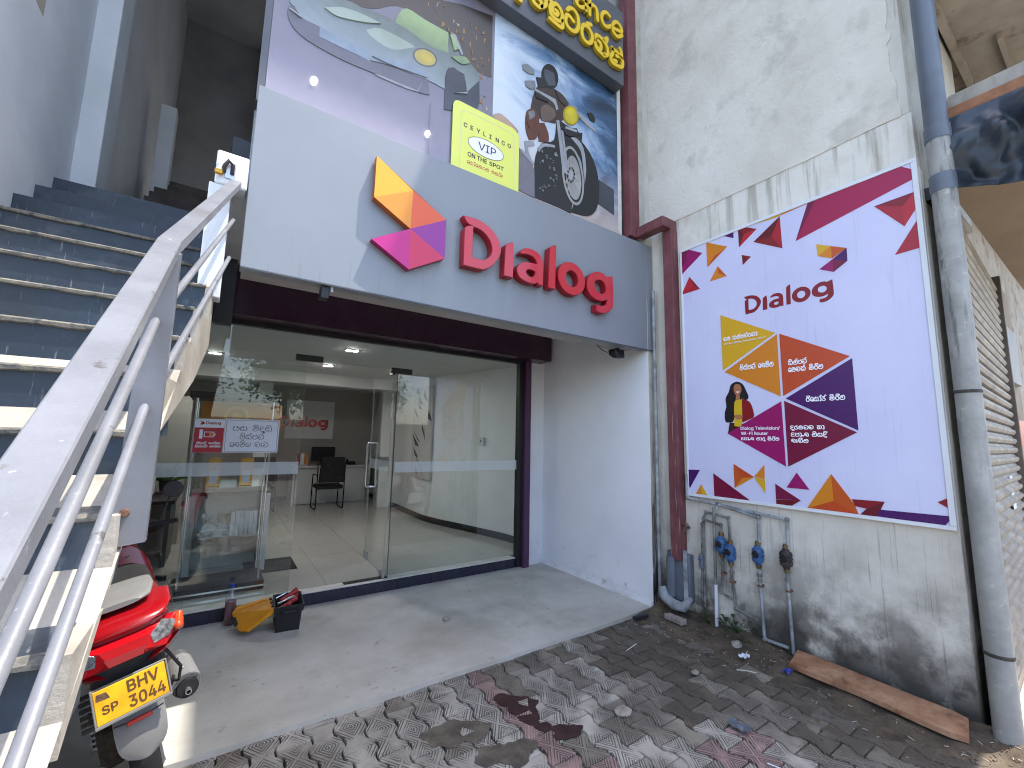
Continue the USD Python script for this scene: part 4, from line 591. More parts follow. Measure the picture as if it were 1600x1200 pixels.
# ================================================================ neighbouring shop front: shutter
sh = thing('roller_shutter', 'brown ribbed metal roller shutter closed behind the grey drainpipe', 'roller shutter', (3.85, .6, 0))
DX, DY = .99903, .04396
def along(m):   # local x along the shutter, y depth
    v, f = arr(m); return trimesh.Trimesh(np.stack([3.85+v[:, 0]*DX-v[:, 1]*DY, .6+v[:, 0]*DY+v[:, 1]*DX, v[:, 2]], 1), f, process=False)
slatprof = [(0, 0), (-.014, .008), (-.026, .03), (-.022, .052), (-.006, .062), (.004, .083), (.008, .083), (.008, 0)]
sm = ext(Polygon(slatprof), 2.52); sv, sf = arr(sm); slat = trimesh.Trimesh(np.stack([.06+sv[:, 2], sv[:, 0], sv[:, 1]], 1), sf, process=False)
for k in range(38): part(sh, 'slat', along(move(slat, (0, 0, .02+.0855*k))), M['shutter'])
part(sh, 'bottom_bar', along(bx(.05, 2.6, -.02, .02, -.03, .018)), M['steel'])
part(sh, 'head_gap', along(bx(.0, 2.66, .03, .3, 3.27, 3.36)), M['black'])  # black block painted in for the dark of the open gap
part(sh, 'guide_rail', along(bx(2.60, 2.67, -.05, .03, -.05, 3.36, .004)), M['shutter_rail'])
part(sh, 'guide_rail', along(bx(.0, .06, -.05, .03, -.05, 3.36, .004)), M['shutter_rail'])
for k, (x, z) in enumerate([(1.62, 1.33), (1.62, 1.22), (1.66, 1.1)]):
    part(sh, 'sticker', along(bx(x, x+.2, -.02, -.0175, z, z+.045)), M['paper_white'])
nb = thing('neighbour_pillar', 'sandy painted pillar right of the shutter with red and white panels', 'pillar', (6.6, .7, 0))
part(nb, 'shaft', bx(6.55, 7.6, .74, 1.0, -.05, 3.4), M['soffit']); part(nb, 'red_panel', bx(6.62, 7.4, .70, .738, .9, 1.9), M['art_red']); part(nb, 'white_panel', bx(6.62, 7.4, .70, .738, 2.3, 2.9), M['wall_in_grey'])
struct('neighbour_step', bx(3.83, 9, -.2, .62, -.14, -.01, .006), M['slab'])

# ================================================================ big drainpipe
dp = thing('drainpipe', 'thick grey plastic drainpipe standing at the end of the plastered wall', 'drainpipe', (3.74, .57, -.04))
def cyl(z0, z1, r, n=28): return lathe([(0, z0), (r-.004, z0), (r, z0+.006), (r, z1-.006), (r-.004, z1), (0, z1)], (3.74, .57, 0), n=n)
part(dp, 'lower_length', cyl(-.05, 2.32, .060), M['pipe_grey'], smooth=40)
part(dp, 'upper_length', cyl(2.30, 3.34, .0615), M['pipe_grey'], smooth=40)
part(dp, 'top_length', cyl(3.3, 6.6, .060), M['pipe_blue'], 'blue grey upper length of pipe', smooth=40)
part(dp, 'middle_length', cyl(3.34, 3.62, .0603), M['pipe_grey'], smooth=40)
for z0, z1 in ((3.24, 3.36), (3.60, 3.70)): part(dp, 'socket', cyl(z0, z1, .066), M['pipe_blue'], smooth=40)
for z in (.44, 1.93): part(dp, 'bracket', cyl(z, z+.022, .0635), M['rust_dark'], smooth=40)

# ================================================================ shop building
sb = thing('shop_building', 'grey and white shop building with the open glass front', 'building', (0, 4.6, 0))
part(sb, 'facade_wall', bx(.02, 3.775, 3.06, 3.2, 2.6, 12.0), M['wall_in_grey'])
part(sb, 'facade_return', bx(3.66, 3.775, 2.955, 3.06, -.1, 12.0), M['pilaster'], 'narrow stained pilaster beside the right wall')
part(sb, 'pilaster_front', bx(3.662, 3.774, 2.86, 2.955, -.12, 3.9), M['pilaster'])
part(sb, 'side_wall', bx(3.656, 3.66, 2.85, 4.66, 0, 3.1), M['white_wall'], 'white painted side wall of the recessed porch')
part(sb, 'side_wall_core', bx(3.661, 4.3, 2.965, 12.0, -.1, 3.1), M['white_wall'])
part(sb, 'side_skirting', prism_y(Polygon([(3.655, .0), (3.640, .0), (3.644, .045), (3.655, .06)]), 2.86, 4.58), M['white_wall'])
part(sb, 'return_wall', bx(3.385, 3.655, 4.60, 4.70, 0, 3.1), M['white_wall'])
part(sb, 'porch_ceiling', bx(-.1, 3.77, 2.96, 4.6, 3.09, 3.14), M['ceiling_in'])
part(sb, 'rear_core', bx(.02, 3.77, 3.2, 5.6, 3.2, 12.4), M['hall_dark']); part(sb, 'rear_core', bx(.02, 3.77, 9.4, 12.0, 3.2, 12.0), M['hall_dark']); part(sb, 'light_well_floor', bx(.02, 3.77, 5.6, 9.4, 3.1, 3.2), M['hall_wall']); part(sb, 'light_well_slab', bx(.021, 1.6, 5.601, 9.399, 9.51, 9.7), M['hall_wall'])  # unseen light well added to brighten the hall, slab added against sun
part(sb, 'roof_edge', bx(-1.6, 3.6, 1.80, 3.06, 9.71, 9.95), M['concrete'])
# purple lintel and post
ln = thing('purple_lintel', 'deep purple boxed lintel and side post framing the glass front', 'lintel', (0, 4.36, 2.6))
part(ln, 'lintel_box', bx(-1.15, 3.59, 4.36, 4.72, 2.64, 3.085, .003), M['purple_panel'])
part(ln, 'side_post', bx(3.29, 3.378, 4.52, 4.64, 0.0, 2.639, .002), M['purple_post'])
part(ln, 'black_jamb', bx(3.215, 3.289, 4.565, 4.64, .02, 2.635), M['black'])
part(ln, 'head_channel', bx(-1.1, 3.214, 4.565, 4.63, 2.60, 2.638), M['black'])
# sill: dark tiles and white nosing
sl = thing('shop_sill', 'low step of dark tiles with white edge under the glass front', 'step', (1.2, 4.6, 0))
part(sl, 'bed', bx(-1.15, 3.214, 4.61, 4.70, -.02, .108), M['grout'])
x = -1.15
while x < 3.2:
    w = min(.405, 3.212-x-.001); part(sl, 'tile', bx(x, x+w-.003, 4.596, 4.609, .001, .110, .0012), M['tile_dark']); x += .405
part(sl, 'white_edge', bx(-1.15, 3.214, 4.588, 4.606, .111, .121, .002), M['sill_white'])
part(sl, 'sill_top', bx(-1.15, 3.214, 4.607, 4.72, .110, .1205), M['sill_white'])

# ================================================================ interior
fl = thing('shop_floor', None, None, (0, 4.72, .12), kind='structure')
part(fl, 'screed', bx(-1.3, 3.9, 4.725, 11.6, .05, .116), M['grout'])
for i in range(9):
    for j in range(12):
        x0, y0 = -1.3+.58*i, 4.722+.58*j
        part(fl, 'floor_tile', bx(x0+.0012, x0+.5788, y0+.0012, y0+.5788, .10, .1205), M['tile_floor'])
rm = thing('shop_interior', 'plain white office room inside the glass front', 'room', (1.2, 8, .12))
part(rm, 'ceiling', bx(-1.35, 4.0, 4.72, 11.6, 2.70, 2.76), M['ceiling_in'])
part(rm, 'ceiling_drop', bx(-1.35, 4.0, 8.2, 8.5, 2.5, 2.70), M['ceiling_in'])
cur = catmull([(3.42, 4.72), (3.62, 5.2), (3.42, 6.2), (3.16, 7.3), (3.16, 8.6), (3.16, 11.2)], k=5, sharp=80)
part(rm, 'curved_wall', ext(Polygon(cur + [(4.2, 11.2), (4.2, 4.72)]), 2.6).apply_translation((0, 0, .11)), M['wall_in'], smooth=30)
part(rm, 'skirting', ext(LineString(cur).buffer(.012, cap_style=2), .10).apply_translation((0, 0, .121)), M['black'])
part(rm, 'back_wall', bx(-1.35, 3.16, 11.06, 11.2, .11, 2.7), M['wall_in_grey'])
part(rm, 'left_wall', bx(-1.45, -1.3, 4.72, 11.2, .1, 2.7), M['wall_in_grey'])
part(rm, 'back_skirting', bx(-1.3, 3.15, 11.04, 11.06, .121, .22), M['black'])
part(rm, 'room_column', bx(2.86, 3.14, 9.2, 9.5, .12, 2.7), M['wall_in'])
part(rm, 'room_column', bx(.55, .78, 9.4, 9.6, .12, 2.7), M['wall_in'])
part(rm, 'partition', bx(-1.3, -.35, 7.4, 7.5, .12, 2.1), M['wall_in_grey'])
lampt = thing('downlight', 'square lit downlight nearest the glass in the shop ceiling', 'downlight', (1.317, 5.633, 2.70), group='square downlights in the shop ceiling')
part(lampt, 'trim', bx(1.242, 1.392, 5.583, 5.683, 2.690, 2.699), M['ceiling_in']); part(lampt, 'light_panel', bx(1.255, 1.379, 5.594, 5.672, 2.686, 2.6895), M['lamp'])
copy(lampt, (1.32, 7.13, 2.70), 'square lit downlight deeper in the shop, above the door closer')
copy(lampt, (-.15, 7.06, 2.70), 'square lit downlight at the left, seen beside the stair edge')
# wall sign inside
ws = thing('wall_sign', 'grey panel with red brand lettering on the back wall of the shop', 'sign', (1.7, 11.03, 1.5))
part(ws, 'panel', bx(1.22, 2.26, 11.03, 11.058, 1.52, 2.41), M['wall_in'])
for g in brand_polys(1.03/1.66): part(ws, 'letter', on_facade(move(ext(g, .03), (1.10, 1.79, 0)), 11.03), M['letter_red'])
# desk, chairs
dk = thing('reception_desk', 'white reception desk at the back of the shop', 'desk', (2.2, 10.6, .12))
part(dk, 'top', bx(1.35, 3.0, 10.2, 10.95, .90, .94, .004), M['furn_white']); part(dk, 'front_panel', bx(1.42, 2.9, 10.28, 10.32, .13, .899), M['furn_white'])
part(dk, 'leg', bx(1.36, 1.40, 10.22, 10.9, .121, .899), M['furn_white']); part(dk, 'leg', bx(2.93, 2.98, 10.22, 10.9, .121, .899), M['furn_white'])
mo = thing('monitor', 'black computer monitor on the reception desk', 'monitor', (2.0, 10.6, .94)); part(mo, 'screen', bx(1.75, 2.25, 10.58, 10.62, 1.02, 1.34, .004), M['office_black']); part(mo, 'stand', cat(bx(1.96, 2.04, 10.6, 10.63, .95, 1.05), bx(1.88, 2.12, 10.52, 10.7, .941, .955)), M['office_black'])
ph = thing('desk_phone', 'black telephone on the right end of the reception desk', 'telephone', (2.6, 10.5, .94)); part(ph, 'base', hullof([(2.5, 10.4, .941), (2.7, 10.4, .941), (2.5, 10.6, .941), (2.7, 10.6, .941), (2.5, 10.6, 1.01), (2.7, 10.6, 1.01)]), M['office_black']); part(ph, 'handset', bar((2.51, 10.42, .99), (2.53, 10.6, 1.05), .05, .03, .006), M['office_black'])
ch = thing('visitor_chair', 'black padded visitor chair in front of the reception desk', 'chair', (1.95, 9.6, .12), group='visitor chairs')
part(ch, 'seat', bx(1.70, 2.20, 9.38, 9.86, .52, .60, .02), M['office_black'])
part(ch, 'backrest', hullof(bx(1.71, 2.19, 9.30, 9.37, .66, .72, .01), bx(1.73, 2.17, 9.22, 9.27, 1.12, 1.17, .01)), M['office_black'])
for sx in (1.69, 2.21):
    part(ch, 'leg', tube([(sx, 9.36, 1.0), (sx, 9.36, .15), (sx, 9.42, .132), (sx, 9.82, .132), (sx, 9.88, .15), (sx, 9.86, .78), (sx, 9.80, .80), (sx, 9.36, .80)], .012, 8), M['office_black'])
copy(ch, (.72, 9.75, .12), 'black padded visitor chair left of the door, seen under the frosted band')
# glass display kiosk and white cabinet near the left glass
kx0, kx1, ky0, ky1 = -.20, .43, 4.98, 5.36
ks = thing('display_stand', 'tall glass display stand with chrome poles and black base behind the left glass', 'display stand', (.1, 5.15, .12))
part(ks, 'base', bx(kx0-.06, kx1+.05, ky0-.05, ky1+.05, .121, .20, .006), M['black'])
part(ks, 'base_trim', bx(kx0-.062, kx1+.052, ky0-.056, ky0-.05, .15, .165), M['chrome'])
part(ks, 'top', bx(kx0-.06, kx1+.05, ky0-.05, ky1+.05, 1.93, 1.99, .005), M['black'])
for px, py in ((kx0, ky0), (kx1, ky0), (kx0, ky1), (kx1, ky1)): part(ks, 'pole', tube([(px, py, .2), (px, py, 1.93)], .0095, 10), M['chrome'], smooth=40)
part(ks, 'glass_panel', bx(kx0+.02, kx1-.02, ky1-.003, ky1+.003, .22, 1.92), M['glass'])
for z in (.62, 1.08): part(ks, 'shelf', bx(kx0+.01, kx1-.01, ky0+.01, ky1-.01, z, z+.008), M['glass'])
part(ks, 'header_card', bx(kx0+.03, kx1+.12, ky1-.03, ky1-.02, 1.62, 1.92), M['orange_card'], 'orange advertising card')
part(ks, 'header_ring', on_facade(move(ext(Point(.13, 1.78).buffer(.11).difference(Point(.13, 1.78).buffer(.08)).union(Point(.13, 1.78).buffer(.04)), .002), (0, 0, 0)), ky1-.031), M['art_yellow'])
cb = thing('white_cabinet', 'white open cabinet standing behind the display stand', 'cabinet', (.15, 5.8, .12))
for x0, x1 in ((-.2, -.14), (.46, .53)): part(cb, 'side_panel', bx(x0, x1, 5.56, 6.0, .121, .95, .003), M['furn_white'])
part(cb, 'top', bx(-.2, .53, 5.56, 6.0, .951, .985, .003), M['black']); part(cb, 'back_panel', bx(-.14, .46, 5.97, 5.99, .121, .95), M['furn_white']); part(cb, 'shelf', bx(-.14, .46, 5.58, 5.97, .50, .52), M['furn_white'])
fs = thing('file_row', 'row of upright white files on the cabinet shelf', 'files', (.3, 5.7, .52))
for k in range(6): part(fs, 'file', bx(.18+.042*k, .218+.042*k, 5.62, 5.86, .521, .76+.004*(k % 2), .003), M['paper_white'])
for k, xx in enumerate((-.02, .25)):
    cp = thing('gift_box', ['gold and white carton left on the display stand shelf', 'gold and white carton right on the display stand shelf'][k], 'carton', (xx, 5.15, 1.088)); part(cp, 'carton', bx(xx-.05, xx+.06, 5.1, 5.2, 1.089, 1.36, .004), M['brass']); part(cp, 'front_label', bx(xx-.03, xx+.04, 5.097, 5.0995, 1.12, 1.24), M['paper_white'])
so = thing('swivel_stool', 'black swivel stool in the dark corner left of the display stand', 'stool', (-.62, 5.7, .12))
part(so, 'seat', lathe([(0, .62), (.2, .62), (.23, .65), (.22, .70), (0, .72)], (-.62, 5.7, 0)), M['office_black'], smooth=40); part(so, 'column', tube([(-.62, 5.7, .2), (-.62, 5.7, .62)], [.045, .025], 12), M['office_black'])
part(so, 'foot', cat([bar((-.62, 5.7, .19), (-.62+.3*math.cos(a), 5.7+.3*math.sin(a), .14), .05, .03) for a in np.linspace(0, 5.03, 5)]), M['office_black'])
mt = solo('floor_mat', 'dark grey door mat on the tiles inside the entrance', 'mat', bx(.35, .85, 5.45, 6.0, .121, .128, .003), M['office_black'])

# ================================================================ glass front
gf = thing('glass_front', 'fixed glass panels of the shop front with a frosted stripe', 'glass front', (1.2, 4.6, .12))
part(gf, 'pane', bx(1.585, 3.214, 4.590+.01, 4.612, .122, 2.60), M['glass'], 'right fixed pane reflecting the street')
part(gf, 'pane', bx(-1.1, .655, 4.600, 4.612, .122, 2.60), M['glass'], 'left fixed pane with paper notices')
part(gf, 'transom_pane', bx(.659, 1.581, 4.600, 4.612, 2.34, 2.60), M['glass'])
part(gf, 'frosted_stripe', bx(1.60, 3.21, 4.5975, 4.5995, 1.215, 1.33), M['frost']); part(gf, 'frosted_stripe', bx(-1.09, .65, 4.5975, 4.5995, 1.23, 1.345), M['frost'])
part(gf, 'patch_fitting', bx(1.50, 1.74, 4.585, 4.63, 2.30, 2.36, .003), M['black']); part(gf, 'patch_fitting', bx(.55, .80, 4.585, 4.63, 2.33, 2.39, .003), M['black'])
part(gf, 'glass_edge', bx(1.581, 1.585, 4.598, 4.613, .123, 2.30), M['dark_grey'])
dr = thing('glass_door', 'frameless glass door standing open into the shop', 'door', (1.55, 4.62, .12))
ha = math.radians(86.5); hx, hy = 1.553, 4.65
def leaf(m):
    v, f = arr(m); return trimesh.Trimesh(np.stack([hx+v[:, 0]*math.cos(ha)-v[:, 1]*math.sin(ha), hy+v[:, 0]*math.sin(ha)+v[:, 1]*math.cos(ha), v[:, 2]], 1), f, process=False)
part(dr, 'leaf', leaf(bx(0, .9, -.006, .006, .15, 2.325)), M['glass_door'])
part(dr, 'frosted_stripe', leaf(bx(.01, .89, .0065, .008, 1.215, 1.33)), M['frost'])
part(dr, 'hinge_fitting', leaf(bx(-.02, .12, -.014, .014, .125, .18, .003)), M['steel']); part(dr, 'hinge_fitting', leaf(bx(-.02, .14, -.014, .014, 2.29, 2.34, .003)), M['black'])
part(dr, 'bottom_lock', leaf(bx(.78, .9, -.016, .016, .13, .21, .003)), M['steel'])
for s in (1, -1):
    part(dr, 'handle', leaf(tube([(.80, 0, .98), (.80, s*.05, .98), (.80, s*.065, 1.0), (.80, s*.065, 1.50), (.80, s*.05, 1.52), (.80, 0, 1.52)], .0125, 10)), M['chrome'], smooth=40)
part(dr, 'edge_strip', leaf(bx(.9, .903, -.006, .006, .15, 2.325)), M['aluminium'])
solo('floor_closer', 'black metal floor closer plate set in the tiles under the door', 'door closer', bx(1.16, 1.60, 4.635, 4.715, .1215, .126, .001), M['office_black'])
# notices on the left pane
nr = thing('red_notice', 'red and white paper notice stuck on the left glass', 'notice', (-.08, 4.59, 1.43))
part(nr, 'sheet', bx(-.185, .03, 4.592, 4.5935, 1.433, 1.725), M['paper_white']); part(nr, 'red_field', bx(-.183, .028, 4.5905, 4.5918, 1.434, 1.648), M['paper_red'])
for g in brand_polys(.108/1.66): part(nr, 'letter', on_facade(move(ext(g, .001), (-.107, 1.678, 0)), 4.5918), M['letter_side'])
part(nr, 'emblem', on_facade(ext(Polygon([(-.152, 1.711), (-.115, 1.692), (-.115, 1.682), (-.135, 1.672), (-.152, 1.676), (-.135, 1.69)]), .001), 4.5918), M['letter_side'])
part(nr, 'battery_outline', on_facade(ext(sbox(-.114, 1.566, -.04, 1.613).difference(sbox(-.108, 1.571, -.046, 1.608)).union(sbox(-.04, 1.58, -.032, 1.598)), .001), 4.5903), M['paper_white'])
part(nr, 'battery_fill', on_facade(ext(sbox(-.078, 1.574, -.05, 1.605), .0008), 4.5903), M['art_amber']); part(nr, 'phone_shape', on_facade(ext(sbox(-.147, 1.552, -.123, 1.631), .0008), 4.5903), M['paper_white'])
for tx, i in (('මිලදී ගැනීම', 4), ('බිල්පත් ගෙවීම', 5)):
    s, px, pz, w, h = PAPER[i]; part(nr, 'small_lettering', on_facade(move(ext(sinhala(tx, w, h*.8, 2.0), .0008), (px, pz, 0)), 4.5903), M['paper_white'])
nw = thing('white_notice', 'white paper notice with three lines of black writing on the left glass', 'notice', (.25, 4.59, 1.43))
part(nw, 'sheet', bx(.033, .461, 4.592, 4.5936, 1.433, 1.733), M['paper_white'])
part(nw, 'border', on_facade(ext(sbox(.043, 1.443, .451, 1.723).difference(sbox(.046, 1.446, .448, 1.720)), .0008), 4.5918), M['ink'])
for i in range(3):
    s, px, pz, w, h = PAPER[i]; part(nw, 'lettering', on_facade(move(ext(sinhala(s, w, h*1.15, 1.0), .0008), (px, pz, 0)), 4.5918), M['ink'])

# things on the curved wall
so_ = thing('wall_socket', 'small white wall socket with black centre on the curved office wall', 'socket', (3.5, 5.9, 1.55)); part(so_, 'plate', bx(3.44, 3.47, 5.86, 5.98, 1.50, 1.62, .004), M['furn_white']); part(so_, 'button', bx(3.43, 3.4395, 5.905, 5.935, 1.545, 1.575, .003), M['office_black'])
wg = thing('wall_graphic', 'tall white banner with dark triangles on the inner wall behind the glass door', 'banner', (3.12, 7.6, .8)); part(wg, 'panel', bx(3.12, 3.145, 7.15, 8.05, .85, 2.55), M['furn_white'])
gg = np.random.default_rng(5)
for k in range(16):
    y_, z_ = 7.25+gg.uniform(0, .7), .95+.1*k; tr_ = Polygon([(-y_-.02, z_), (-y_+gg.uniform(-.25, .05), z_+gg.uniform(.1, .25)), (-y_+gg.uniform(.05, .2), z_-gg.uniform(.02, .15))]).intersection(sbox(-8.04, .86, -7.16, 2.54))
    if tr_.area > .001: part(wg, 'printed_triangle', on_side(ext(tr_, .001+.0002*k), 3.12), M['ink'])

sd = thing('side_desk', 'dark side desk against the left wall behind the display stand', 'desk', (-.8, 6.6, .12)); part(sd, 'top', bx(-1.28, -.35, 6.2, 7.2, .80, .84, .004), M['office_black']); part(sd, 'panel', bx(-1.26, -.4, 7.1, 7.13, .121, .799), M['wall_in_grey']); part(sd, 'leg', bx(-.42, -.38, 6.22, 7.0, .121, .799), M['dark_grey'])
pr_ = thing('printer', 'grey printer on the dark side desk', 'printer', (-.8, 6.6, .84)); part(pr_, 'case', bx(-1.1, -.6, 6.45, 6.9, .841, 1.06, .02), M['furn_white']); part(pr_, 'tray', bx(-1.0, -.7, 6.38, 6.449, .87, .89, .002), M['office_black']); part(pr_, 'lid', bx(-1.09, -.61, 6.47, 6.88, 1.061, 1.09, .008), M['dark_grey'])
pp = thing('potted_plant', 'dark leafy pot plant in the left corner of the shop', 'plant', (-.55, 7.0, .84)); part(pp, 'pot', lathe([(0, .842), (.06, .842), (.085, 1.0), (.075, 1.0), (.0, .97)], (-.5, 7.0, 0), n=16), M['office_black'])
gp_ = np.random.default_rng(8); V = []; F = []
for i in range(26):
    a = gp_.uniform(0, 6.28); e = gp_.uniform(.4, 1.3); L_ = gp_.uniform(.22, .42); d = np.array([math.cos(a)*math.cos(e), math.sin(a)*math.cos(e), math.sin(e)]); s_ = np.cross(d, [0, 0, 1]); s_ /= np.linalg.norm(s_); p0 = np.array([-.5, 7.0, .97]); k_ = len(V)
    V += [p0, p0+d*L_*.55+s_*.022, p0+d*L_+np.array([0, 0, -.08]), p0+d*L_*.55-s_*.022]; F += [(k_, k_+1, k_+2), (k_, k_+2, k_+3)]
part(pp, 'leaves', trimesh.Trimesh(np.array(V), np.array(F), process=False), M['leaf'])
lr = thing('leaflet_rack', 'small rack of red and white leaflets on the reception desk', 'leaflets', (1.5, 10.4, .94)); part(lr, 'rack', bx(1.42, 1.66, 10.4, 10.46, .941, 1.15, .002), M['furn_white'])
for k in range(3): part(lr, 'leaflet', bx(1.43+.075*k, 1.495+.075*k, 10.385, 10.398, .96, 1.20), M[['paper_red', 'paper_white', 'art_amber'][k]])

# ================================================================ main sign board
sg = thing('shop_sign', 'wide grey sign board with red raised brand letters and faceted emblem', 'sign', (1.9, 2.9, 2.56))
part(sg, 'board', bx(.01, 3.655, 2.85, 2.95, 2.562, 3.735, .003), M['sign_grey']); part(sg, 'board_end', bx(3.655, 3.757, 2.85, 2.859, 2.562, 3.735, .002), M['sign_grey'])
part(sg, 'edge_trim', bx(.01, 3.757, 2.846, 2.8495, 2.556, 2.566), M['dark_grey'])
for g in brand_polys(1.0):
    lt = part(sg, 'letter', on_facade(move(ext(g, .066), (1.399, 2.91, .006)), 2.85), M['letter_side'])
    fc = g.buffer(-.004, join_style=2)
    part(lt, 'letter_face', on_facade(move(ext(fc, .004), (1.399, 2.91, .0722)), 2.85), M['letter_red'])
LG = dict(A=(.727, 3.526), B=(.726, 3.22), C=(.991, 3.072), D=(.727, 2.918), E=(.996, 2.77), F=(1.265, 2.922), G=(1.265, 3.226), M=(.998, 3.363))
flat('lg_yellow', '#e0a423', .3); flat('lg_amber', '#d88a24', .3); flat('lg_coral', '#d4592f', .3); flat('lg_violet', '#8a2a86', .3); flat('lg_pink', '#b81d78', .3); flat('lg_rose', '#c02a52', .3); flat('lg_side', '#9c4a14', .4); flat('lg_side2', '#86104a', .4)
em = part(sg, 'emblem_body', on_facade(move(ext(Polygon([LG[k] for k in 'ABCG']), .05), (0, 0, .006)), 2.85), L('lg_side'))
em2 = part(sg, 'emblem_body', on_facade(move(ext(Polygon([LG[k] for k in 'CDEFG']), .05), (0, 0, .006)), 2.85), L('lg_side2'))
for ks_, mm, pr in (('ABM', 'lg_yellow', em), ('BCM', 'lg_amber', em), ('MCG', 'lg_coral', em), ('CFG', 'lg_violet', em2), ('CDE', 'lg_pink', em2), ('CEF', 'lg_rose', em2)):
    P3 = [LG[k] for k in ks_]; part(pr, 'facet', on_facade(move(ext(Polygon(P3), .003), (0, 0, .0562)), 2.85), L(mm))
part(sg, 'fixing_block', bx(.455, .505, 2.87, 2.95, 2.475, 2.556, .004), M['black'])
part(sg, 'fixing_bracket', bx(.51, .525, 2.86, 2.89, 2.52, 2.56), M['pvc'])
# spotlight fitting under the sign
sp = thing('spotlight', 'small black spotlight hanging under the right end of the sign', 'spotlight', (3.35, 2.98, 2.45))
part(sp, 'body', hullof(bx(3.28, 3.42, 2.96, 3.06, 2.49, 2.55, .01), bx(3.30, 3.40, 2.94, 3.02, 2.46, 2.49, .005)), M['black_plastic']); part(sp, 'bracket', bx(3.34, 3.36, 2.98, 3.02, 2.54, 2.565), M['black']); part(sp, 'cable', tube([(3.28, 3.0, 2.54), (3.2, 3.0, 2.50), (3.12, 3.0, 2.52), (3.06, 3.0, 2.56)], .004, 6), M['black'])

# ================================================================ upper window banner
bn = thing('window_banner', 'printed advertising film of a sports car and a motorcycle rider over the sign', 'banner', (1.7, 2.95, 3.7))
part(bn, 'left_sheet', bx(.043, 1.735, 2.952, 3.055, 3.70, 6.4), M['ban_lilac2'], 'car sheet with lilac haze painted in')
part(bn, 'right_sheet', bx(1.737, 3.34, 2.952, 3.055, 3.70, 6.4), M['ban_skyw'], 'cloudy sky sheet with the rider')
lim = sbox(.043, 3.70, 3.338, 5.7)
gl_ = np.random.default_rng(11)
for i in range(150):      # golden leaves and light flecks among the printed trees
    x_, z_ = gl_.uniform(1.0, 1.72), gl_.uniform(4.05, 5.2)
    if z_ < 5.35 - .75*(x_-1.0) - .2 and x_ < 1.5: continue
    BANNER.append(['leafgold' if gl_.random() < .6 else 'leafpale', [(x_+gl_.uniform(-.02, .02), z_+gl_.uniform(-.035, .035)) for _ in range(4)]])
M['ban_leafgold'] = flat('leafgold', '#8f6a35', .4); M['ban_leafpale'] = flat('leafpale', '#a89f86', .4)
BANNER.sort(key=lambda q: {'forest': 0, 'leafgold': 1, 'leafpale': 1}.get(q[0], 2))
for i, (cname, pts) in enumerate(BANNER):
    g = Polygon(catmull(pts, True, 3, 60)).buffer(0).intersection(lim)
    if g.is_empty or g.area < 1e-5 or cname in ('skyw', 'skyb'): continue
    d_ = .0012 + .00008*i
    mm = M['ban_'+cname] if 'ban_'+cname in M else M['lamp_glint']
    part(bn, 'round_lamp' if cname == 'spot' else 'printed_shape', on_facade(ext(g, d_), 2.9518), mm)  # glowing discs are lamp reflections painted onto the film
part(bn, 'window_frame', bx(3.342, 3.40, 2.955, 3.06, 3.70, 6.4), M['sill_white']); part(bn, 'window_frame', bx(.0, .041, 2.955, 3.06, 3.70, 6.4), M['slate'])
part(bn, 'sheet_joint', bx(1.155, 1.159, 2.9385, 2.9395, 3.7, 4.25), M['ban_cardark'])
vp = thing('yellow_plaque', 'pale yellow rounded plaque with insurance lettering in front of the banner', 'plaque', (1.68, 2.93, 3.8))
vpoly = Polygon([(1.347, 3.74), (1.347, 4.33), (1.358, 4.36), (1.378, 4.378), (1.41, 4.384), (1.93, 4.384), (1.97, 4.372), (2.0, 4.345), (2.012, 4.31), (2.012, 3.74)])
part(vp, 'plate', on_facade(ext(vpoly, .006), 2.935), M['vip_yellow'])
ol = affinity.scale(Point(1.67, 4.062).buffer(1, quad_segs=12), .178, .083)
part(vp, 'oval', on_facade(ext(ol, .001), 2.9288), M['white']); part(vp, 'oval_ring', on_facade(ext(ol.difference(affinity.scale(ol, .975, .95)), .0016), 2.9288), M['ink'])
rr_ = sbox(1.42, 3.76, 1.965, 4.33).buffer(-.06).buffer(.06)
part(vp, 'border', on_facade(ext(rr_.difference(rr_.buffer(-.005)), .0005), 2.9288), M['straw'])
for (s, px, pz, w, h, dz), mm in zip(VIP[:4], ('ink', 'ink', 'ink', 'ink')):
    if s == 'CEYLINCO':
        for i, c_ in enumerate(s): part(vp, 'letter', on_facade(move(latin(c_, h*.95, .001, None, True), (px+i*w/7.35, pz, 0)), 2.9288), M[mm])
    else: part(vp, 'lettering', on_facade(move(latin(s, h, .001, w, s != 'VIP'), (px, pz, 0)), 2.9272 if s == 'VIP' else 2.9288), M[mm])
s, px, pz, w, h, dz = VIP[4]; part(vp, 'lettering', on_facade(move(ext(sinhala(s, w, h, 1.2), .001), (px, pz, 0)), 2.9288), M['letter_red'])
# insurance sign box at the top
ib = thing('insurance_sign', 'slate grey sign box with raised yellow letters at the top', 'sign', (1.7, 2.72, 5.3))
part(ib, 'box', bx(.0, 3.322, 2.83, 2.95, 5.459, 6.38, .004), M['slate'])
for st in YELLOW:
    ln_ = LineString(catmull(st, k=4, sharp=100) if len(st) > 2 else st)
    g = ln_.buffer(.0235, quad_segs=3).simplify(.002)
    b_ = part(ib, 'letter', on_facade(move(ext(g, .03), (0, 0, .004)), 2.83), M['yellow_side'])
    part(b_, 'letter_face', on_facade(move(ext(ln_.buffer(.0195, quad_segs=3).simplify(.002), .003), (0, 0, .0345)), 2.83), M['yellow_face'])

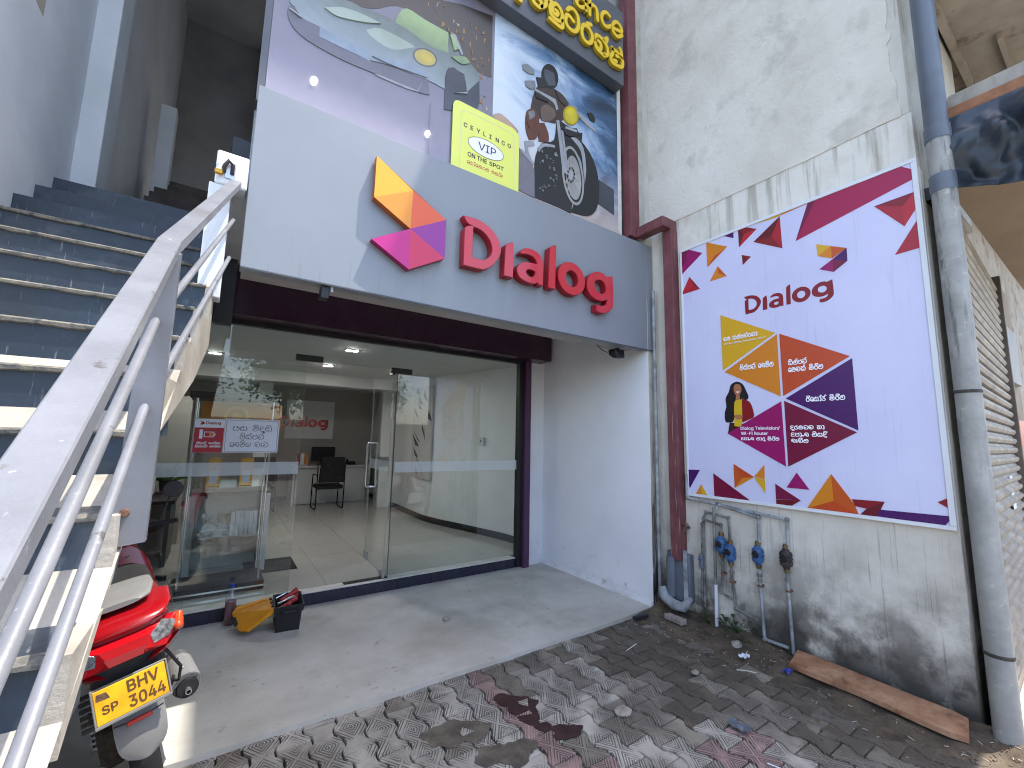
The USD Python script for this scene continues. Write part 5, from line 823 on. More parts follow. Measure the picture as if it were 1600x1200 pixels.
# ================================================================ maroon box pipe and grey conduits
mp_ = thing('maroon_downpipe', 'maroon square downpipe stepping round the end of the sign down to the ground', 'downpipe', (3.7, 2.6, .4))
part(mp_, 'upper_run', bx(3.455, 3.60, 2.88, 2.985, 3.80, 9.5, .003), M['maroon'])
part(mp_, 'forward_run', bx(3.545, 3.665, 2.545, 2.878, 3.80, 3.905, .003), M['maroon'])
part(mp_, 'cross_run', bx(3.667, 3.776, 2.545, 2.65, 3.80, 3.905, .003), M['maroon'])
part(mp_, 'lower_run', bx(3.672, 3.778, 2.54, 2.648, .50, 3.798, .003), M['maroon'])
gs = thing('grey_shoe', 'broken grey plastic gutter shoe under the maroon downpipe', 'gutter shoe', (3.7, 2.6, .12))
part(gs, 'channel', cat(tube([(3.70, 2.66, .52), (3.70, 2.66, .16)], .05, 14), bx(3.70, 3.775, 2.47, 2.72, .13, .56, .01)), M['pipe_blue'], smooth=40)
part(gs, 'rib', bx(3.685, 3.70, 2.49, 2.53, .1, .6, .003), M['pvc'])
part(gs, 'broken_lip', tube([(3.66, 2.74, .22), (3.64, 2.70, .14), (3.64, 2.60, .10), (3.64, 2.50, .11), (3.66, 2.44, .2)], [.03, .045, .05, .045, .02], 12), M['pvc'], smooth=40)
solo('thin_conduit', 'thin grey conduit running up beside the maroon downpipe', 'conduit', tube([(3.70, 2.80, .1), (3.70, 2.80, 3.2)], .017, 10), M['pvc'], smooth=40)
XP_ = 3.74
def W(*yz, r=.0115, x=XP_, n=8): return tube([(x, y, z) for y, z in yz], r, n)
def rnd_(pts, d=.028):      # round the elbows of a pipe run
    out = [pts[0]]
    for i in range(1, len(pts)-1):
        a, b, c = (np.array(pts[k], float) for k in (i-1, i, i+1)); u = (a-b)/np.linalg.norm(a-b); w = (c-b)/np.linalg.norm(c-b); dd = min(d, np.linalg.norm(a-b)/2.1, np.linalg.norm(c-b)/2.1)
        out += [tuple(b+u*dd), tuple(b+(u+w)*dd*.3), tuple(b+w*dd)]
    return out + [pts[-1]]
def meter(th, y, z, mm):
    c = (XP_-.012, y, z)
    m_ = part(th, 'meter', lathe([(0, -.075), (.022, -.075), (.028, -.058), (.042, -.05), (.046, -.02), (.040, -.012), (.040, -.006), (.048, -.004), (.048, .006), (.040, .01), (.046, .03), (.040, .05), (.026, .06), (.022, .075), (0, .075)], c, n=18), mm, smooth=35)
    part(m_, 'dial', lathe([(0, 0), (.026, 0), (.028, .006), (.024, .012), (0, .013)], (0, 0, 0), 'x', 14).apply_scale([-1, 1, 1]).apply_translation((XP_-.052, y, z+.012)), M['black'])
    for dz in (.088, -.088): part(th, 'coupling', lathe([(0, -.02), (.018, -.02), (.018, -.006), (.023, -.005), (.023, .009), (.018, .01), (.018, .02), (0, .02)], (XP_-.006, y, z+dz), n=6), M['fitting'])
    part(th, 'coupling', lathe([(0, -.012), (.019, -.012), (.02, 0), (.019, .012), (0, .012)], (XP_, y, z-.16), n=10), M['pvc_dirty']); part(th, 'wall_clip', bx(XP_-.014, 3.78, y-.016, y+.016, z-.25, z-.235, .002), M['rust'])
runs = [
 ('outermost water pipe from the wall corner with a rusty dark meter', [(2.50, 1.3), (2.497, 1.078), (1.63, 1.016), (1.645, .62), (1.655, .56), (1.641, .03)], (1.65, .72), 'rust_dark', .0125),
 ('grey water pipe with a clean blue meter right of the pair', [(2.21, 1.012), (2.20, 1.06), (1.849, 1.0), (1.862, .5), (1.849, .055), (1.672, .06)], (1.862, .70), 'meter_blue', .0125),
 ('grey water pipe with the right hand meter of the close blue pair', [(2.352, .14), (2.34, .91), (2.315, .975), (2.104, .955), (2.095, .45), (2.072, .215), (1.885, .18)], (2.095, .665), 'meter_blue', .0105),
 ('grey water pipe with the left hand meter of the close blue pair', [(2.375, .18), (2.357, .86), (2.335, .905), (2.175, .885), (2.173, .5), (2.197, .31), (2.085, .28)], (2.173, .715), 'meter_blue', .0105),
]
for lab, pts, (my, mz), mm, r in runs:
    w_ = thing('water_pipe', lab, 'water pipe', (XP_, pts[-1][0], pts[-1][1]))
    xo = XP_ - (.03 if 'outermost' in lab else (.012 if 'clean' in lab else 0.0))
    part(w_, 'pipe', tube([(XP_, y, z) for y, z in rnd_(pts)], r, 10), M['pvc'] if r > .011 else M['pvc_dirty'], smooth=40)
    meter(w_, my, mz, M[mm])
    for q_ in pts[1:-1]: part(w_, 'elbow', ball((XP_, q_[0], q_[1]), r*1.55, 1), M['pvc_dirty'], smooth=True)
w_ = thing('water_pipe', 'straight upright pipe stub with a white lower half between the meters', 'water pipe', (XP_, 2.23, 0))
part(w_, 'pipe', tube([(XP_-.02, 2.225, 1.03), (XP_-.02, 2.232, .36)], .0125, 10), M['pvc_dirty'], smooth=40); part(w_, 'white_sleeve', tube([(XP_-.02, 2.232, .37), (XP_-.02, 2.238, .0)], .0145, 10), M['paper_white'], smooth=40)
vb = thing('pipe_valve', 'small blue valve on the leftmost pipe by the wall corner', 'valve', (XP_, 2.36, .5)); part(vb, 'body', lathe([(0, -.06), (.018, -.06), (.024, -.03), (.024, .04), (.016, .07), (0, .07)], (XP_-.012, 2.366, .53), n=14), M['pipe_blue'], smooth=40); part(vb, 'tap', bx(XP_-.05, XP_-.02, 2.35, 2.38, .545, .56, .004), M['meter_blue'])
tp_ = thing('old_tap', 'rusty old brass tap beside the foot of the maroon downpipe', 'tap', (3.73, 2.50, .78)); part(tp_, 'body', tube([(3.775, 2.51, .80), (3.70, 2.51, .80), (3.68, 2.51, .76)], .013, 10), M['rust']); part(tp_, 'handle', cat(bx(3.70, 3.72, 2.48, 2.54, .83, .845, .003), tube([(3.71, 2.51, .8), (3.71, 2.51, .84)], .006, 6)), M['rust'])

# ================================================================ big poster on the right wall
po = thing('wall_poster', 'large white advertising poster with coloured triangles on the right wall', 'poster', (3.75, 1.6, 1.1))
PY0, PY1, PZ0, PZ1 = .684, 2.497, 1.10, 3.56
part(po, 'panel', bx(3.752, 3.779, PY0+.005, PY1-.005, PZ0+.005, PZ1-.005), M['poster_white'])
for nm, b_ in (('top', (PY0, PY1, PZ1-.026, PZ1)), ('bottom', (PY0, PY1, PZ0, PZ0+.026)), ('near', (PY0, PY0+.03, PZ0+.0265, PZ1-.0265)), ('far', (PY1-.016, PY1, PZ0+.0265, PZ1-.0265))):
    part(po, 'frame_bar', bx(3.744, 3.782, b_[0], b_[1], b_[2], b_[3], .002), M['alu_white'])
plim = sbox(-PY1+.017, PZ0+.027, -PY0-.031, PZ1-.027)
for i, (cname, pts) in enumerate(POSTER):
    g = Polygon([(-y, z) for y, z in pts]).buffer(0)
    if cname in ('hair', 'jacket', 'shirt', 'skin', 'trouser') and len(pts) > 5: g = Polygon(catmull([(-y, z) for y, z in pts], True, 3, 80)).buffer(0)
    g = g.intersection(plim)
    if g.is_empty: continue
    mm = M['art_'+cname] if 'art_'+cname in M else M['white']
    part(po, 'printed_figure' if cname in ('hair', 'jacket', 'shirt', 'skin', 'trouser', 'white') else 'printed_triangle', on_side(ext(g, .0008+.00004*i), 3.752), mm)
for g in brand_polys(.668/1.66): part(po, 'letter', on_side(move(ext(g, .001), (-1.878, 2.748-.01, 0)), 3.752), M['art_darkred'])
for (s, y, z, w, h) in PTEXT[1:]:
    if ord(s[0]) < 256: m_ = latin(s, h, .0012, w, 'Mobile' not in s)
    else: m_ = ext(sinhala(s, w, h, 2.0), .0012)
    part(po, 'lettering', on_side(move(m_, (-y, z-.004, .0042)), 3.752), M['white'])

# ================================================================ staircase
STEP, RISE, TOPY, TOPZ = .281, .2, 4.222, 3.402
def xr(y): return float(np.interp(y, [-1, 1.9, 2.93, 4.4], [-.222, -.21, -.125, -.11]))
st_ = thing('staircase', 'steep outdoor staircase of dark blue painted steps with worn edges', 'staircase', (-.6, 1.8, 0))
for k in range(1, 18):
    yk, zk = TOPY-STEP*k, TOPZ-RISE*k
    pts = [(-1.148, yk), (xr(yk), yk), (xr(yk+STEP), yk+STEP+.02), (-1.148, yk+STEP+.02)]
    m_ = ext(Polygon(pts), RISE+.02 if zk > .3 else max(.05, zk)).apply_translation((0, 0, zk-(RISE+.02 if zk > .3 else max(.05, zk))))
    s_ = part(st_, 'step', m_, M['stair_paint'])
    if k >= 3:
        n_ = 26; xs_ = np.linspace(-1.146, xr(yk)+.001, n_); jag = .006*meshkit.noise(np.stack([xs_*14, 0*xs_+k, 0*xs_], -1)); secs = []
        for x_, j_ in zip(xs_, jag):
            h_ = .009 + j_*1.7
            secs.append([(x_, yk+(.022 if k < 8 else .012), zk+.0035), (x_, yk-.010, zk+.0035), (x_, yk-.017, zk-.003), (x_, yk-.015, zk-h_), (x_, yk-.0035, zk-h_-.004), (x_, yk+.02, zk-.012)])
        part(s_, 'worn_edge', loft(secs), M['nosing'])
part(st_, 'step', bx(-1.148, -.11, TOPY, TOPY+.02, TOPZ-.22, TOPZ), M['stair_paint'])
# bare concrete flank with the zigzag of the steps, then the sloping soffit
zig = []
for k in range(17, 4, -1):
    yk, zk = TOPY-STEP*k, TOPZ-RISE*k
    zig += [(yk-.004, zk-RISE-.003), (yk-.004, zk-.003)]
zig += [(2.93, 2.50)]
bot = [(2.93, 2.09), (2.555, 1.85), (1.9, 1.575), (.6, .65), (-.45, -.1)]
flank = ext(Polygon(zig + bot).buffer(0), .03); v_, f_ = arr(flank)
out_ = np.array([xr(y) + .028 for y in v_[:, 0]]); inn = out_ - .03
part(st_, 'concrete_flank', trimesh.Trimesh(np.stack([np.where(v_[:, 2] > .015, out_, inn), v_[:, 0], v_[:, 1]], 1), f_, process=False), M['concrete'], 'bare concrete side of the stair')
sv_ = ext(Polygon([(y, z) for y, z in [(-.45, -.1), (.6, .65), (1.9, 1.575), (2.555, 1.85), (2.93, 2.09), (4.2, 3.1), (4.2, 3.2), (-.6, -.1)]]).buffer(0), 1.0); v_, f_ = arr(sv_)
part(st_, 'sloping_soffit', trimesh.Trimesh(np.stack([np.where(v_[:, 2] > .5, np.array([xr(y)-.004 for y in v_[:, 0]]), -1.148), v_[:, 0], v_[:, 1]], 1), f_, process=False), M['concrete'])
# hall and landing above
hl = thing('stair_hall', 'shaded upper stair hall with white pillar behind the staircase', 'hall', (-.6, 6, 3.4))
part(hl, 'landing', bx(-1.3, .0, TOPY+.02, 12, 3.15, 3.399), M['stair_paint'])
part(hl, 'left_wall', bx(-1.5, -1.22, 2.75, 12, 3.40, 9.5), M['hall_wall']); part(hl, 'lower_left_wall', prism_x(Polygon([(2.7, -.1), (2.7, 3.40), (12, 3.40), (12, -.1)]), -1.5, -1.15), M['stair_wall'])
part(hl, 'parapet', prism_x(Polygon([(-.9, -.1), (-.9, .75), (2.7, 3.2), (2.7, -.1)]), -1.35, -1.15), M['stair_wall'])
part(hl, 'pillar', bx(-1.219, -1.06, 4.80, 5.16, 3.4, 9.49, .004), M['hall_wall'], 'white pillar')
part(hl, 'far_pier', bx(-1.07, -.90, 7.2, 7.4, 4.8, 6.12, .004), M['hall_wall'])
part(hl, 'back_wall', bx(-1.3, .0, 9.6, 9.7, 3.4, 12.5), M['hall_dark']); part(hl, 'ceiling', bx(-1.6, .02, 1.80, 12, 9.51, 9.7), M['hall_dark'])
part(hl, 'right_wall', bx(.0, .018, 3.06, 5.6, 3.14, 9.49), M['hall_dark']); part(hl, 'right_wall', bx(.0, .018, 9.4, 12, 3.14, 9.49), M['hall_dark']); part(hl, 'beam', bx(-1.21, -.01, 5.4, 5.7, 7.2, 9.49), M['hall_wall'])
for k in range(9):
    part(hl, 'upper_step', bx(-1.0, -.02, 5.3+.281*k, 5.3+.281*(k+1)+.01, 3.4, 3.6+.2*k), mat('upper_step', '#5d544e', .7, .2, 4) if k == 0 else L('upper_step'))
part(hl, 'wall_opening', bx(-1.224, -1.2195, 3.5, 3.86, 4.33, 5.0), M['dark_concrete'])
# cladding at the left end of the sign, white gate post
cl = thing('grey_column', 'dark grey clad column between the stair and the shop front', 'column', (-.1, 4.3, 2.5)); part(cl, 'shaft', bx(-.135, .0, 4.25, 4.36, 2.52, 4.2, .003), M['dark_grey']); part(cl, 'bracket', bx(-.19, -.136, 4.27, 4.35, 2.52, 2.68, .003), M['dark_grey'])
gp = thing('white_post', 'white painted concrete gate post at the head of the handrail', 'post', (-.1, 2.9, 2.4))
part(gp, 'shaft', bx(-.178, -.07, 2.86, 2.98, 2.36, 3.03, .004), M['stair_wall']); part(gp, 'cap', bx(-.155, .005, 2.852, 2.98, 3.031, 3.235, .008), M['stair_wall'])
pk = thing('padlock', 'brass padlock hanging on the hasp of the white post', 'padlock', (-.135, 2.84, 3.08)); part(pk, 'body', bx(-.158, -.118, 2.826, 2.846, 3.075, 3.105, .004), M['brass']); part(pk, 'shackle', tube([(-.15, 2.836, 3.10), (-.15, 2.836, 3.128), (-.138, 2.836, 3.14), (-.126, 2.836, 3.128), (-.126, 2.836, 3.10)], .003, 8), M['steel'])
hs = thing('hasp', 'dark iron hasp bolted on the cap of the white post', 'hasp', (-.09, 2.845, 3.12)); part(hs, 'loop', tube([(-.115, 2.85, 3.10), (-.115, 2.83, 3.13), (-.095, 2.82, 3.165), (-.075, 2.83, 3.15), (-.075, 2.85, 3.10)], .011, 10), M['rust_dark'], smooth=40); part(hs, 'strap', bx(-.11, -.06, 2.846, 2.851, 3.07, 3.17, .001), M['steel'])
# ================================================================ handrail
hr = thing('stair_handrail', 'grey painted steel handrail with flat top bar and two round rails along the stair', 'handrail', (-.165, 1.45, 1.3))
def rz(y, c): return c + .71*y
lo_ = (-.164, -.9, rz(-.9, 1.065)); kn = (-.164, 1.49, rz(1.49, 1.065)); up_ = (-.05, 2.84, 3.05)
for nm, a_, b_ in (('top_bar', lo_, kn), ('top_bar', kn, up_)):
    t_ = part(hr, nm, bar(a_, b_, .052, .034, .0025), M['rail_paint'])
part(hr, 'weld', ball((kn[0], kn[1], kn[2]-.001), .019, 1), M['rail_side'])
for c0 in (.874, .646):
    part(hr, 'round_rail', tube([(-.166, -.9, rz(-.9, c0)), (-.166, 1.425, rz(1.425, c0)), (-.166, 1.438, rz(1.438, c0))], [.0102, .0102, .007], 14), M['rail_paint'], smooth=40)
    part(hr, 'round_rail', tube([(-.163, 1.476, rz(1.476, c0)), (-.045, 2.85, 3.05-(1.065-c0)-.03)], .0102, 14), M['rail_paint'], smooth=40)
part(hr, 'post', hullof([(-.203, 1.442, 1.315), (-.132, 1.442, 1.325), (-.132, 1.442, 2.085), (-.190, 1.442, 2.085), (-.203, 1.474, 1.315), (-.132, 1.474, 1.325), (-.132, 1.474, 2.10), (-.190, 1.474, 2.10)]), M['rail_edge'], 'broad grey steel post bolted to the stair flank')
part(hr, 'bolt', lathe([(0, 0), (.011, 0), (.009, .008), (0, .009)], (0, 0, 0), 'y', 8).apply_scale([1, -1, 1]).apply_translation((-.178, 1.441, 1.40)), M['rust'])
part(hr, 'post', bx(-.2, -.135, -.62, -.59, -.02, rz(-.6, 1.05)), M['rail_edge'])

M['lens_orange'] = flat('lens_orange', '#c2401a', .15, coat_weight=.6)
# ================================================================ scooter parked beside the stair
SB = np.array([-.12, 2.75, -.03]); la = math.radians(13.5); ya = math.radians(-10)
H_ = np.array([math.sin(ya), math.cos(ya), 0]); U_ = np.array([-math.sin(la), 0, math.cos(la)]); U_ -= H_*np.dot(U_, H_); U_ /= np.linalg.norm(U_); LF = np.cross(U_, H_)
def sc(m):
    v, f = arr(m); return trimesh.Trimesh(SB + v[:, :1]*H_ + v[:, 1:2]*LF + v[:, 2:]*U_, f, process=False)
def sec(x, w, z0, z1, e=2.6, n=20, yo=0.0):
    out = []
    for i in range(n):
        t = 2*math.pi*i/n; c, s = math.cos(t), math.sin(t)
        out.append((x, yo + w/2*math.copysign(abs(c)**(2/e), c), (z0+z1)/2 + (z1-z0)/2*math.copysign(abs(s)**(2/e), s)))
    return out
sco = thing('scooter', 'red scooter with a yellow number plate leaning beside the stair', 'scooter', tuple(SB))
def wheel(x0, tag_):
    w = part(sco, 'wheel', sc(lathe([(.165, -.035), (.19, -.048), (.225, -.05), (.247, -.03), (.252, 0), (.247, .03), (.225, .05), (.19, .048), (.165, .035)], (x0, 0, .252), 'y', 32)), M['tyre'], smooth=50)
    part(w, 'rim', sc(cat(lathe([(.03, -.05), (.05, -.04), (.165, -.02), (.17, 0), (.165, .02), (.05, .04), (.03, .05)], (x0, 0, .252), 'y', 24))), M['rust_dark'], smooth=40)
wheel(0, 'rear'); wheel(1.24, 'front')
part(sco, 'tail_body', sc(loft([sec(-.40, .20, .80, .86), sec(-.36, .27, .76, .90), sec(-.22, .31, .68, .925), sec(0, .34, .58, .93), sec(.3, .36, .46, .90), sec(.55, .32, .42, .80), sec(.6, .25, .45, .74)])), M['red_paint'], smooth=45)
part(sco, 'tail_lip', sc(loft([sec(-.43, .16, .875, .90, 2.2), sec(-.41, .27, .875, .92, 2.2), sec(-.34, .33, .895, .935, 2.2), sec(-.18, .345, .90, .94, 2.2)])), M['red_paint'], smooth=45)
part(sco, 'grab_rail', sc(loft([sec(-.36, .14, .955, .975, 2.4), sec(-.33, .21, .95, .985, 2.6), sec(-.2, .25, .945, .99, 3), sec(-.04, .25, .93, .975, 3), sec(0, .2, .92, .96, 3)])), M['grab_grey'], smooth=40)
part(sco, 'seat', sc(loft([sec(-.06, .22, .90, .95, 3), sec(.05, .27, .88, .965, 3), sec(.35, .26, .86, .94, 3), sec(.6, .2, .83, .90, 3), sec(.68, .14, .80, .87, 3)])), M['office_black'], smooth=40)
part(sco, 'tail_hollow', sc(loft([sec(-.425, .14, .862, .888, 2.2), sec(-.41, .25, .855, .895, 2.4), sec(-.36, .30, .86, .90, 2.4), sec(-.3, .30, .87, .90, 2.4)])), M['art_maroon'], smooth=45)  # solid dark red piece painting in the shade of the tail recess
tl = part(sco, 'tail_light', sc(hullof([(-.462, .05, .80), (-.462, -.05, .80), (-.455, .07, .845), (-.455, -.07, .845), (-.43, .12, .77), (-.43, -.12, .77), (-.42, .13, .86), (-.42, -.13, .86), (-.37, .165, .80), (-.37, -.165, .80), (-.37, .168, .865), (-.37, -.168, .865)])), M['lens_red'])
part(tl, 'brake_lens', sc(hullof([(-.466, .05, .785), (-.466, -.05, .785), (-.464, .06, .815), (-.464, -.06, .815), (-.44, .05, .78), (-.44, -.05, .82)])), M['red_paint'])
for s in (1, -1):
    part(tl, 'indicator_lens', sc(hullof([(-.448, s*.085, .80), (-.452, s*.078, .84), (-.425, s*.135, .80), (-.405, s*.158, .85), (-.42, s*.12, .872), (-.40, s*.165, .83), (-.43, s*.13, .865)])), M['lens_clear'], smooth=35)
    part(tl, 'side_lens', sc(hullof(ball((-.40, s*.168, .815), .018), ball((-.36, s*.180, .845), .014), ball((-.35, s*.178, .79), .014))), M['lens_orange'] if 'lens_orange' in M else M['lens_red'], smooth=45)
    part(sco, 'side_trim', sc(hullof([(-.43, s*.06, .735), (-.40, s*.13, .755), (-.36, s*.175, .78), (-.1, s*.19, .74), (-.12, s*.17, .66), (-.36, s*.12, .72), (-.36, s*.12, .78)])), M['red_paint'])
part(sco, 'under_tail', sc(hullof(bx(-.40, -.36, -.10, .10, .68, .77, .01), bx(-.2, -.16, -.12, .12, .5, .7, .01))), M['black_plastic'])
for k in range(6): part(sco, 'vent_fin', sc(bx(-.402+.012*k, -.396+.012*k, .102, .15, .56+.02*k, .575+.02*k, .001)), M['black_plastic'])
# number plate
pc = np.array([-.455, 0, .655]); tilt = math.radians(18)
def plate_(m):          # local x right (as read from behind), y up, z out to the rear
    v, f = arr(m); up = np.array([math.sin(tilt)*.6, 0, 1.0]); up /= np.linalg.norm(up); outd = np.array([-up[2], 0, up[0]])
    return sc(trimesh.Trimesh(pc + v[:, :1]*np.array([0, -1.0, 0]) + v[:, 1:2]*up + v[:, 2:]*outd, f, process=False))
npt = part(sco, 'number_plate', plate_(bx(-.105, .105, -.060, .060, 0, .006, .002)), M['plate_yellow'], 'yellow number plate')
part(npt, 'plate_frame', plate_(cat(bx(-.112, .112, -.067, .067, -.008, -.001, .002), bx(-.112, .112, -.072, -.0605, -.0008, .009, .002), bx(.1055, .112, -.06, .067, -.0008, .009, .002), bx(-.112, -.1055, -.06, .067, -.0008, .009, .002))), M['grab_grey'])
part(npt, 'plate_characters', plate_(cat(move(latin('BHV', .040, .001, .094, True), (-.015, .010, .0062)), move(latin('3044', .040, .001, .108, True), (-.015, -.046, .0062)), move(latin('SP', .028, .001, .045, True), (-.088, -.028, .0062)))), M['plate_text'])
part(npt, 'plate_emblem', plate_(ext(Polygon([(-.098, .025), (-.06, .022), (-.068, .045), (-.095, .048)]), .001).apply_translation((0, 0, .0062))), M['rust'])
def flap(off):
    V = []; F = []
    for i in range(11):
        t = i/10; wd = .078*(1-.10*(t-.35)**2*4) if t < .62 else .075*math.sqrt(max(.02, 1-((t-.62)/.40)**2))
        for j in range(11):
            u = -1+.2*j; V.append((-.405-.035*math.sin(min(1, t*1.3)*1.57)-.010*(1-u*u)+off, -.008+wd*u, .602-.215*t))
    for i in range(10):
        for j in range(10): q_ = i*11+j; F += [(q_, q_+11, q_+1), (q_+1, q_+11, q_+12)]
    return trimesh.Trimesh(np.array(V), np.array(F), process=False)
part(sco, 'mud_flap', sc(cat(flap(0), flap(.006))), M['grab_grey'], 'grey plastic mud flap', smooth=60)
part(sco, 'flap_seam', sc(tube([(-.437, -.082, .55), (-.449, -.01, .545), (-.437, .066, .55)], .0025, 6)), M['black_plastic'])
part(sco, 'plate_bracket', sc(cat(bar((-.39, .05, .70), (-.445, .05, .60), .018, .006), bar((-.39, -.05, .70), (-.445, -.05, .60), .018, .006))), M['rust_dark'])
part(sco, 'cable', sc(tube([(-.36, -.12, .72), (-.30, -.16, .60), (-.2, -.15, .50), (-.05, -.14, .44), (.1, -.15, .40)], .006, 8)), M['black_plastic'], smooth=40)
part(sco, 'cable', sc(tube([(.88, .1, 1.0), (.98, .16, .86), (1.05, .1, .6), (1.15, .09, .4)], .005, 8)), M['black_plastic'], smooth=40)
part(sco, 'body_seam', sc(tube([(-.41, -.135, .885), (-.34, -.166, .893), (-.2, -.178, .897), (0, -.182, .885)], .0022, 6)), M['black_plastic']); part(sco, 'body_seam', sc(tube([(-.41, .135, .885), (-.34, .166, .893), (-.2, .178, .897), (0, .182, .885)], .0022, 6)), M['black_plastic'])
part(sco, 'shock_absorber', sc(cat([lathe([(.024, 0), (.03, .006), (.024, .012)], (-.02, .13, .3+.024*k), n=14) for k in range(9)] + [tube([(-.02, .13, .26), (-.02, .13, .56)], .012, 8)])), M['steel'], smooth=40)
part(sco, 'reflector', sc(bx(-.452, -.446, -.045, .03, .535, .552, .002)), M['lens_red'])
part(sco, 'rear_mudguard', sc(loft([[(-.36+.02, .05, .5), (-.36+.02, -.05, .5), (-.36, -.05, .5), (-.36, .05, .5)], [(-.27, .06, .40), (-.27, -.06, .40), (-.33, -.06, .43), (-.33, .06, .43)], [(-.1, .06, .54), (-.1, -.06, .54), (-.1, -.06, .56), (-.1, .06, .56)]])), M['black_plastic'])
mf = part(sco, 'exhaust', sc(lathe([(0, -.02), (.038, -.02), (.05, -.005), (.056, .03), (.056, .30), (.045, .36), (.02, .38)], (.0, -.185, .36), 'x', 22)), M['steel'], smooth=40)
part(mf, 'end_cap', sc(lathe([(0, -.024), (.042, -.024), (.046, -.014), (.046, -.0205)], (.0, -.185, .36), 'x', 20)), M['black_plastic'], smooth=30); part(mf, 'tail_pipe', sc(lathe([(.009, -.05), (.013, -.05), (.013, -.02), (.009, -.02)], (.0, -.185, .352), 'x', 14)), M['steel'])
def shell(r0, r1, a0, a1, x0, x1, c):
    secs = []
    for x_ in np.linspace(x0, x1, 5):
        k_ = 1 - .12*((x_-x0)/(x1-x0))
        secs.append([(x_, c[0]+r1*k_*math.cos(a), c[1]+r1*k_*math.sin(a)) for a in np.linspace(a0, a1, 12)] + [(x_, c[0]+r0*k_*math.cos(a), c[1]+r0*k_*math.sin(a)) for a in np.linspace(a1, a0, 12)])
    return loft(secs)
part(mf, 'heat_shield', sc(shell(.062, .068, .15, 2.6, -.015, .26, (-.185, .36))), M['grab_grey'], smooth=50)
part(mf, 'shield_screw', sc(ball((.06, -.185, .43), .007)), M['steel']); part(mf, 'shield_screw', sc(ball((.20, -.185, .425), .007)), M['steel'])
part(mf, 'silencer_band', sc(lathe([(.056, .0), (.059, .0), (.059, .02), (.056, .02)], (.02, -.185, .36), 'x', 20)), M['grab_grey'])
part(sco, 'engine', sc(hullof(bx(-.08, .4, .04, .14, .2, .4, .03), bx(.1, .45, -.1, .1, .26, .48, .03))), M['rust_dark'])
part(sco, 'floorboard', sc(bx(.5, .95, -.16, .16, .30, .36, .02)), M['black_plastic'])
part(sco, 'leg_shield', sc(loft([sec(.90, .38, .30, .42, 3), sec(.97, .40, .32, .62, 3), sec(1.02, .36, .40, .90, 3), sec(1.06, .24, .62, .98, 3)])), M['red_paint'], smooth=45)
part(sco, 'front_mudguard', sc(loft([sec(.98, .12, .46, .50), sec(1.12, .16, .50, .56), sec(1.26, .16, .53, .58), sec(1.42, .13, .44, .50)])), M['red_paint'], smooth=45)
part(sco, 'fork', sc(cat(tube([(1.24, .07, .25), (1.02, .07, .85)], .018, 10), tube([(1.24, -.07, .25), (1.02, -.07, .85)], .018, 10))), M['steel'])
part(sco, 'handlebar_cowl', sc(loft([sec(.84, .18, .97, 1.06), sec(.92, .30, .95, 1.10), sec(1.02, .22, .95, 1.06)])), M['red_paint'], smooth=45)
part(sco, 'handlebar', sc(tube([(.82, .33, 1.02), (.9, .15, 1.03), (.9, -.15, 1.03), (.82, -.33, 1.02)], .015, 10)), M['black_plastic'])
for s in (1, -1):
    mr = part(sco, 'mirror', sc(lathe([(0, -.012), (.05, -.01), (.055, 0), (.05, .012), (0, .014)], (.86, s*.34, 1.22), 'x', 16)), M['black_plastic'], smooth=40); part(mr, 'stem', sc(tube([(.88, s*.24, 1.03), (.87, s*.33, 1.2)], .006, 8)), M['black_plastic'])
part(sco, 'side_stand', sc(tube([(.45, .1, .3), (.40, .2, .03)], .01, 8)), M['steel'])

# ================================================================ toolbox, bottle
tb = thing('toolbox', 'black plastic toolbox full of red tools with its yellow lid open', 'toolbox', (.6, 4.25, 0))
def tbx(z, inset): return [(.50+inset, 4.10+inset, z), (.70-inset, 4.08+inset, z), (.72-inset, 4.40-inset, z), (.52+inset, 4.42-inset, z)]
outer = loft([tbx(0.002, .014), tbx(.15, .004), tbx(.152, -.006), tbx(.205, -.012), tbx(.205, -.002), tbx(.155, .012), tbx(.02, .02)], cap=False)
part(tb, 'body', outer, M['black_plastic'])
for yy in (4.2, 4.3): part(tb, 'side_rib', bx(.699, .712, yy, yy+.012, .03, .14, .002), M['black_plastic'])
part(tb, 'rim_handle', tube([(.54, 4.085, .16), (.56, 4.06, .165), (.64, 4.052, .165), (.66, 4.078, .16)], .007, 8), M['black_plastic']); part(tb, 'floor', bx(.52, .69, 4.12, 4.38, .018, .03), M['black_plastic'])
def lidm(m):
    v, f = arr(m); u, w = v[:, :1]/.30, v[:, 1:2]/.31
    return trimesh.Trimesh(np.array([.488, 4.10, .195]) + w*np.array([.012, .32, 0]) + u*((1-w)*np.array([-.215, .02, -.16]) + w*np.array([-.30, .03, -.05])) + v[:, 2:]*np.array([-.40, -.25, .88]), f, process=False)
ld = part(tb, 'lid', lidm(hullof([(0, 0, 0), (.25, 0, 0), (.30, .05, 0), (.30, .25, 0), (.25, .31, 0), (0, .31, 0), (0.01, .01, -.035), (.24, .015, -.035), (.285, .055, -.035), (.285, .245, -.035), (.24, .295, -.035), (.01, .3, -.035)])), M['tool_yellow'], 'yellow lid laid open on the floor')
for a_ in ((.03, .27, .04, .048), (.03, .27, .26, .268), (.03, .038, .05, .26), (.13, .136, .05, .26), (.19, .25, .08, .20)): part(ld, 'rib', lidm(bx(a_[0], a_[1], a_[2], a_[3], .0005, .008, .002)), M['tool_yellow'])
for k in range(5): part(ld, 'boss', lidm(lathe([(0, .0), (.009, .0), (.008, .006), (0, .007)], (.12+.025*(k % 3), .10+.035*k, 0), n=10)), M['tool_yellow'])
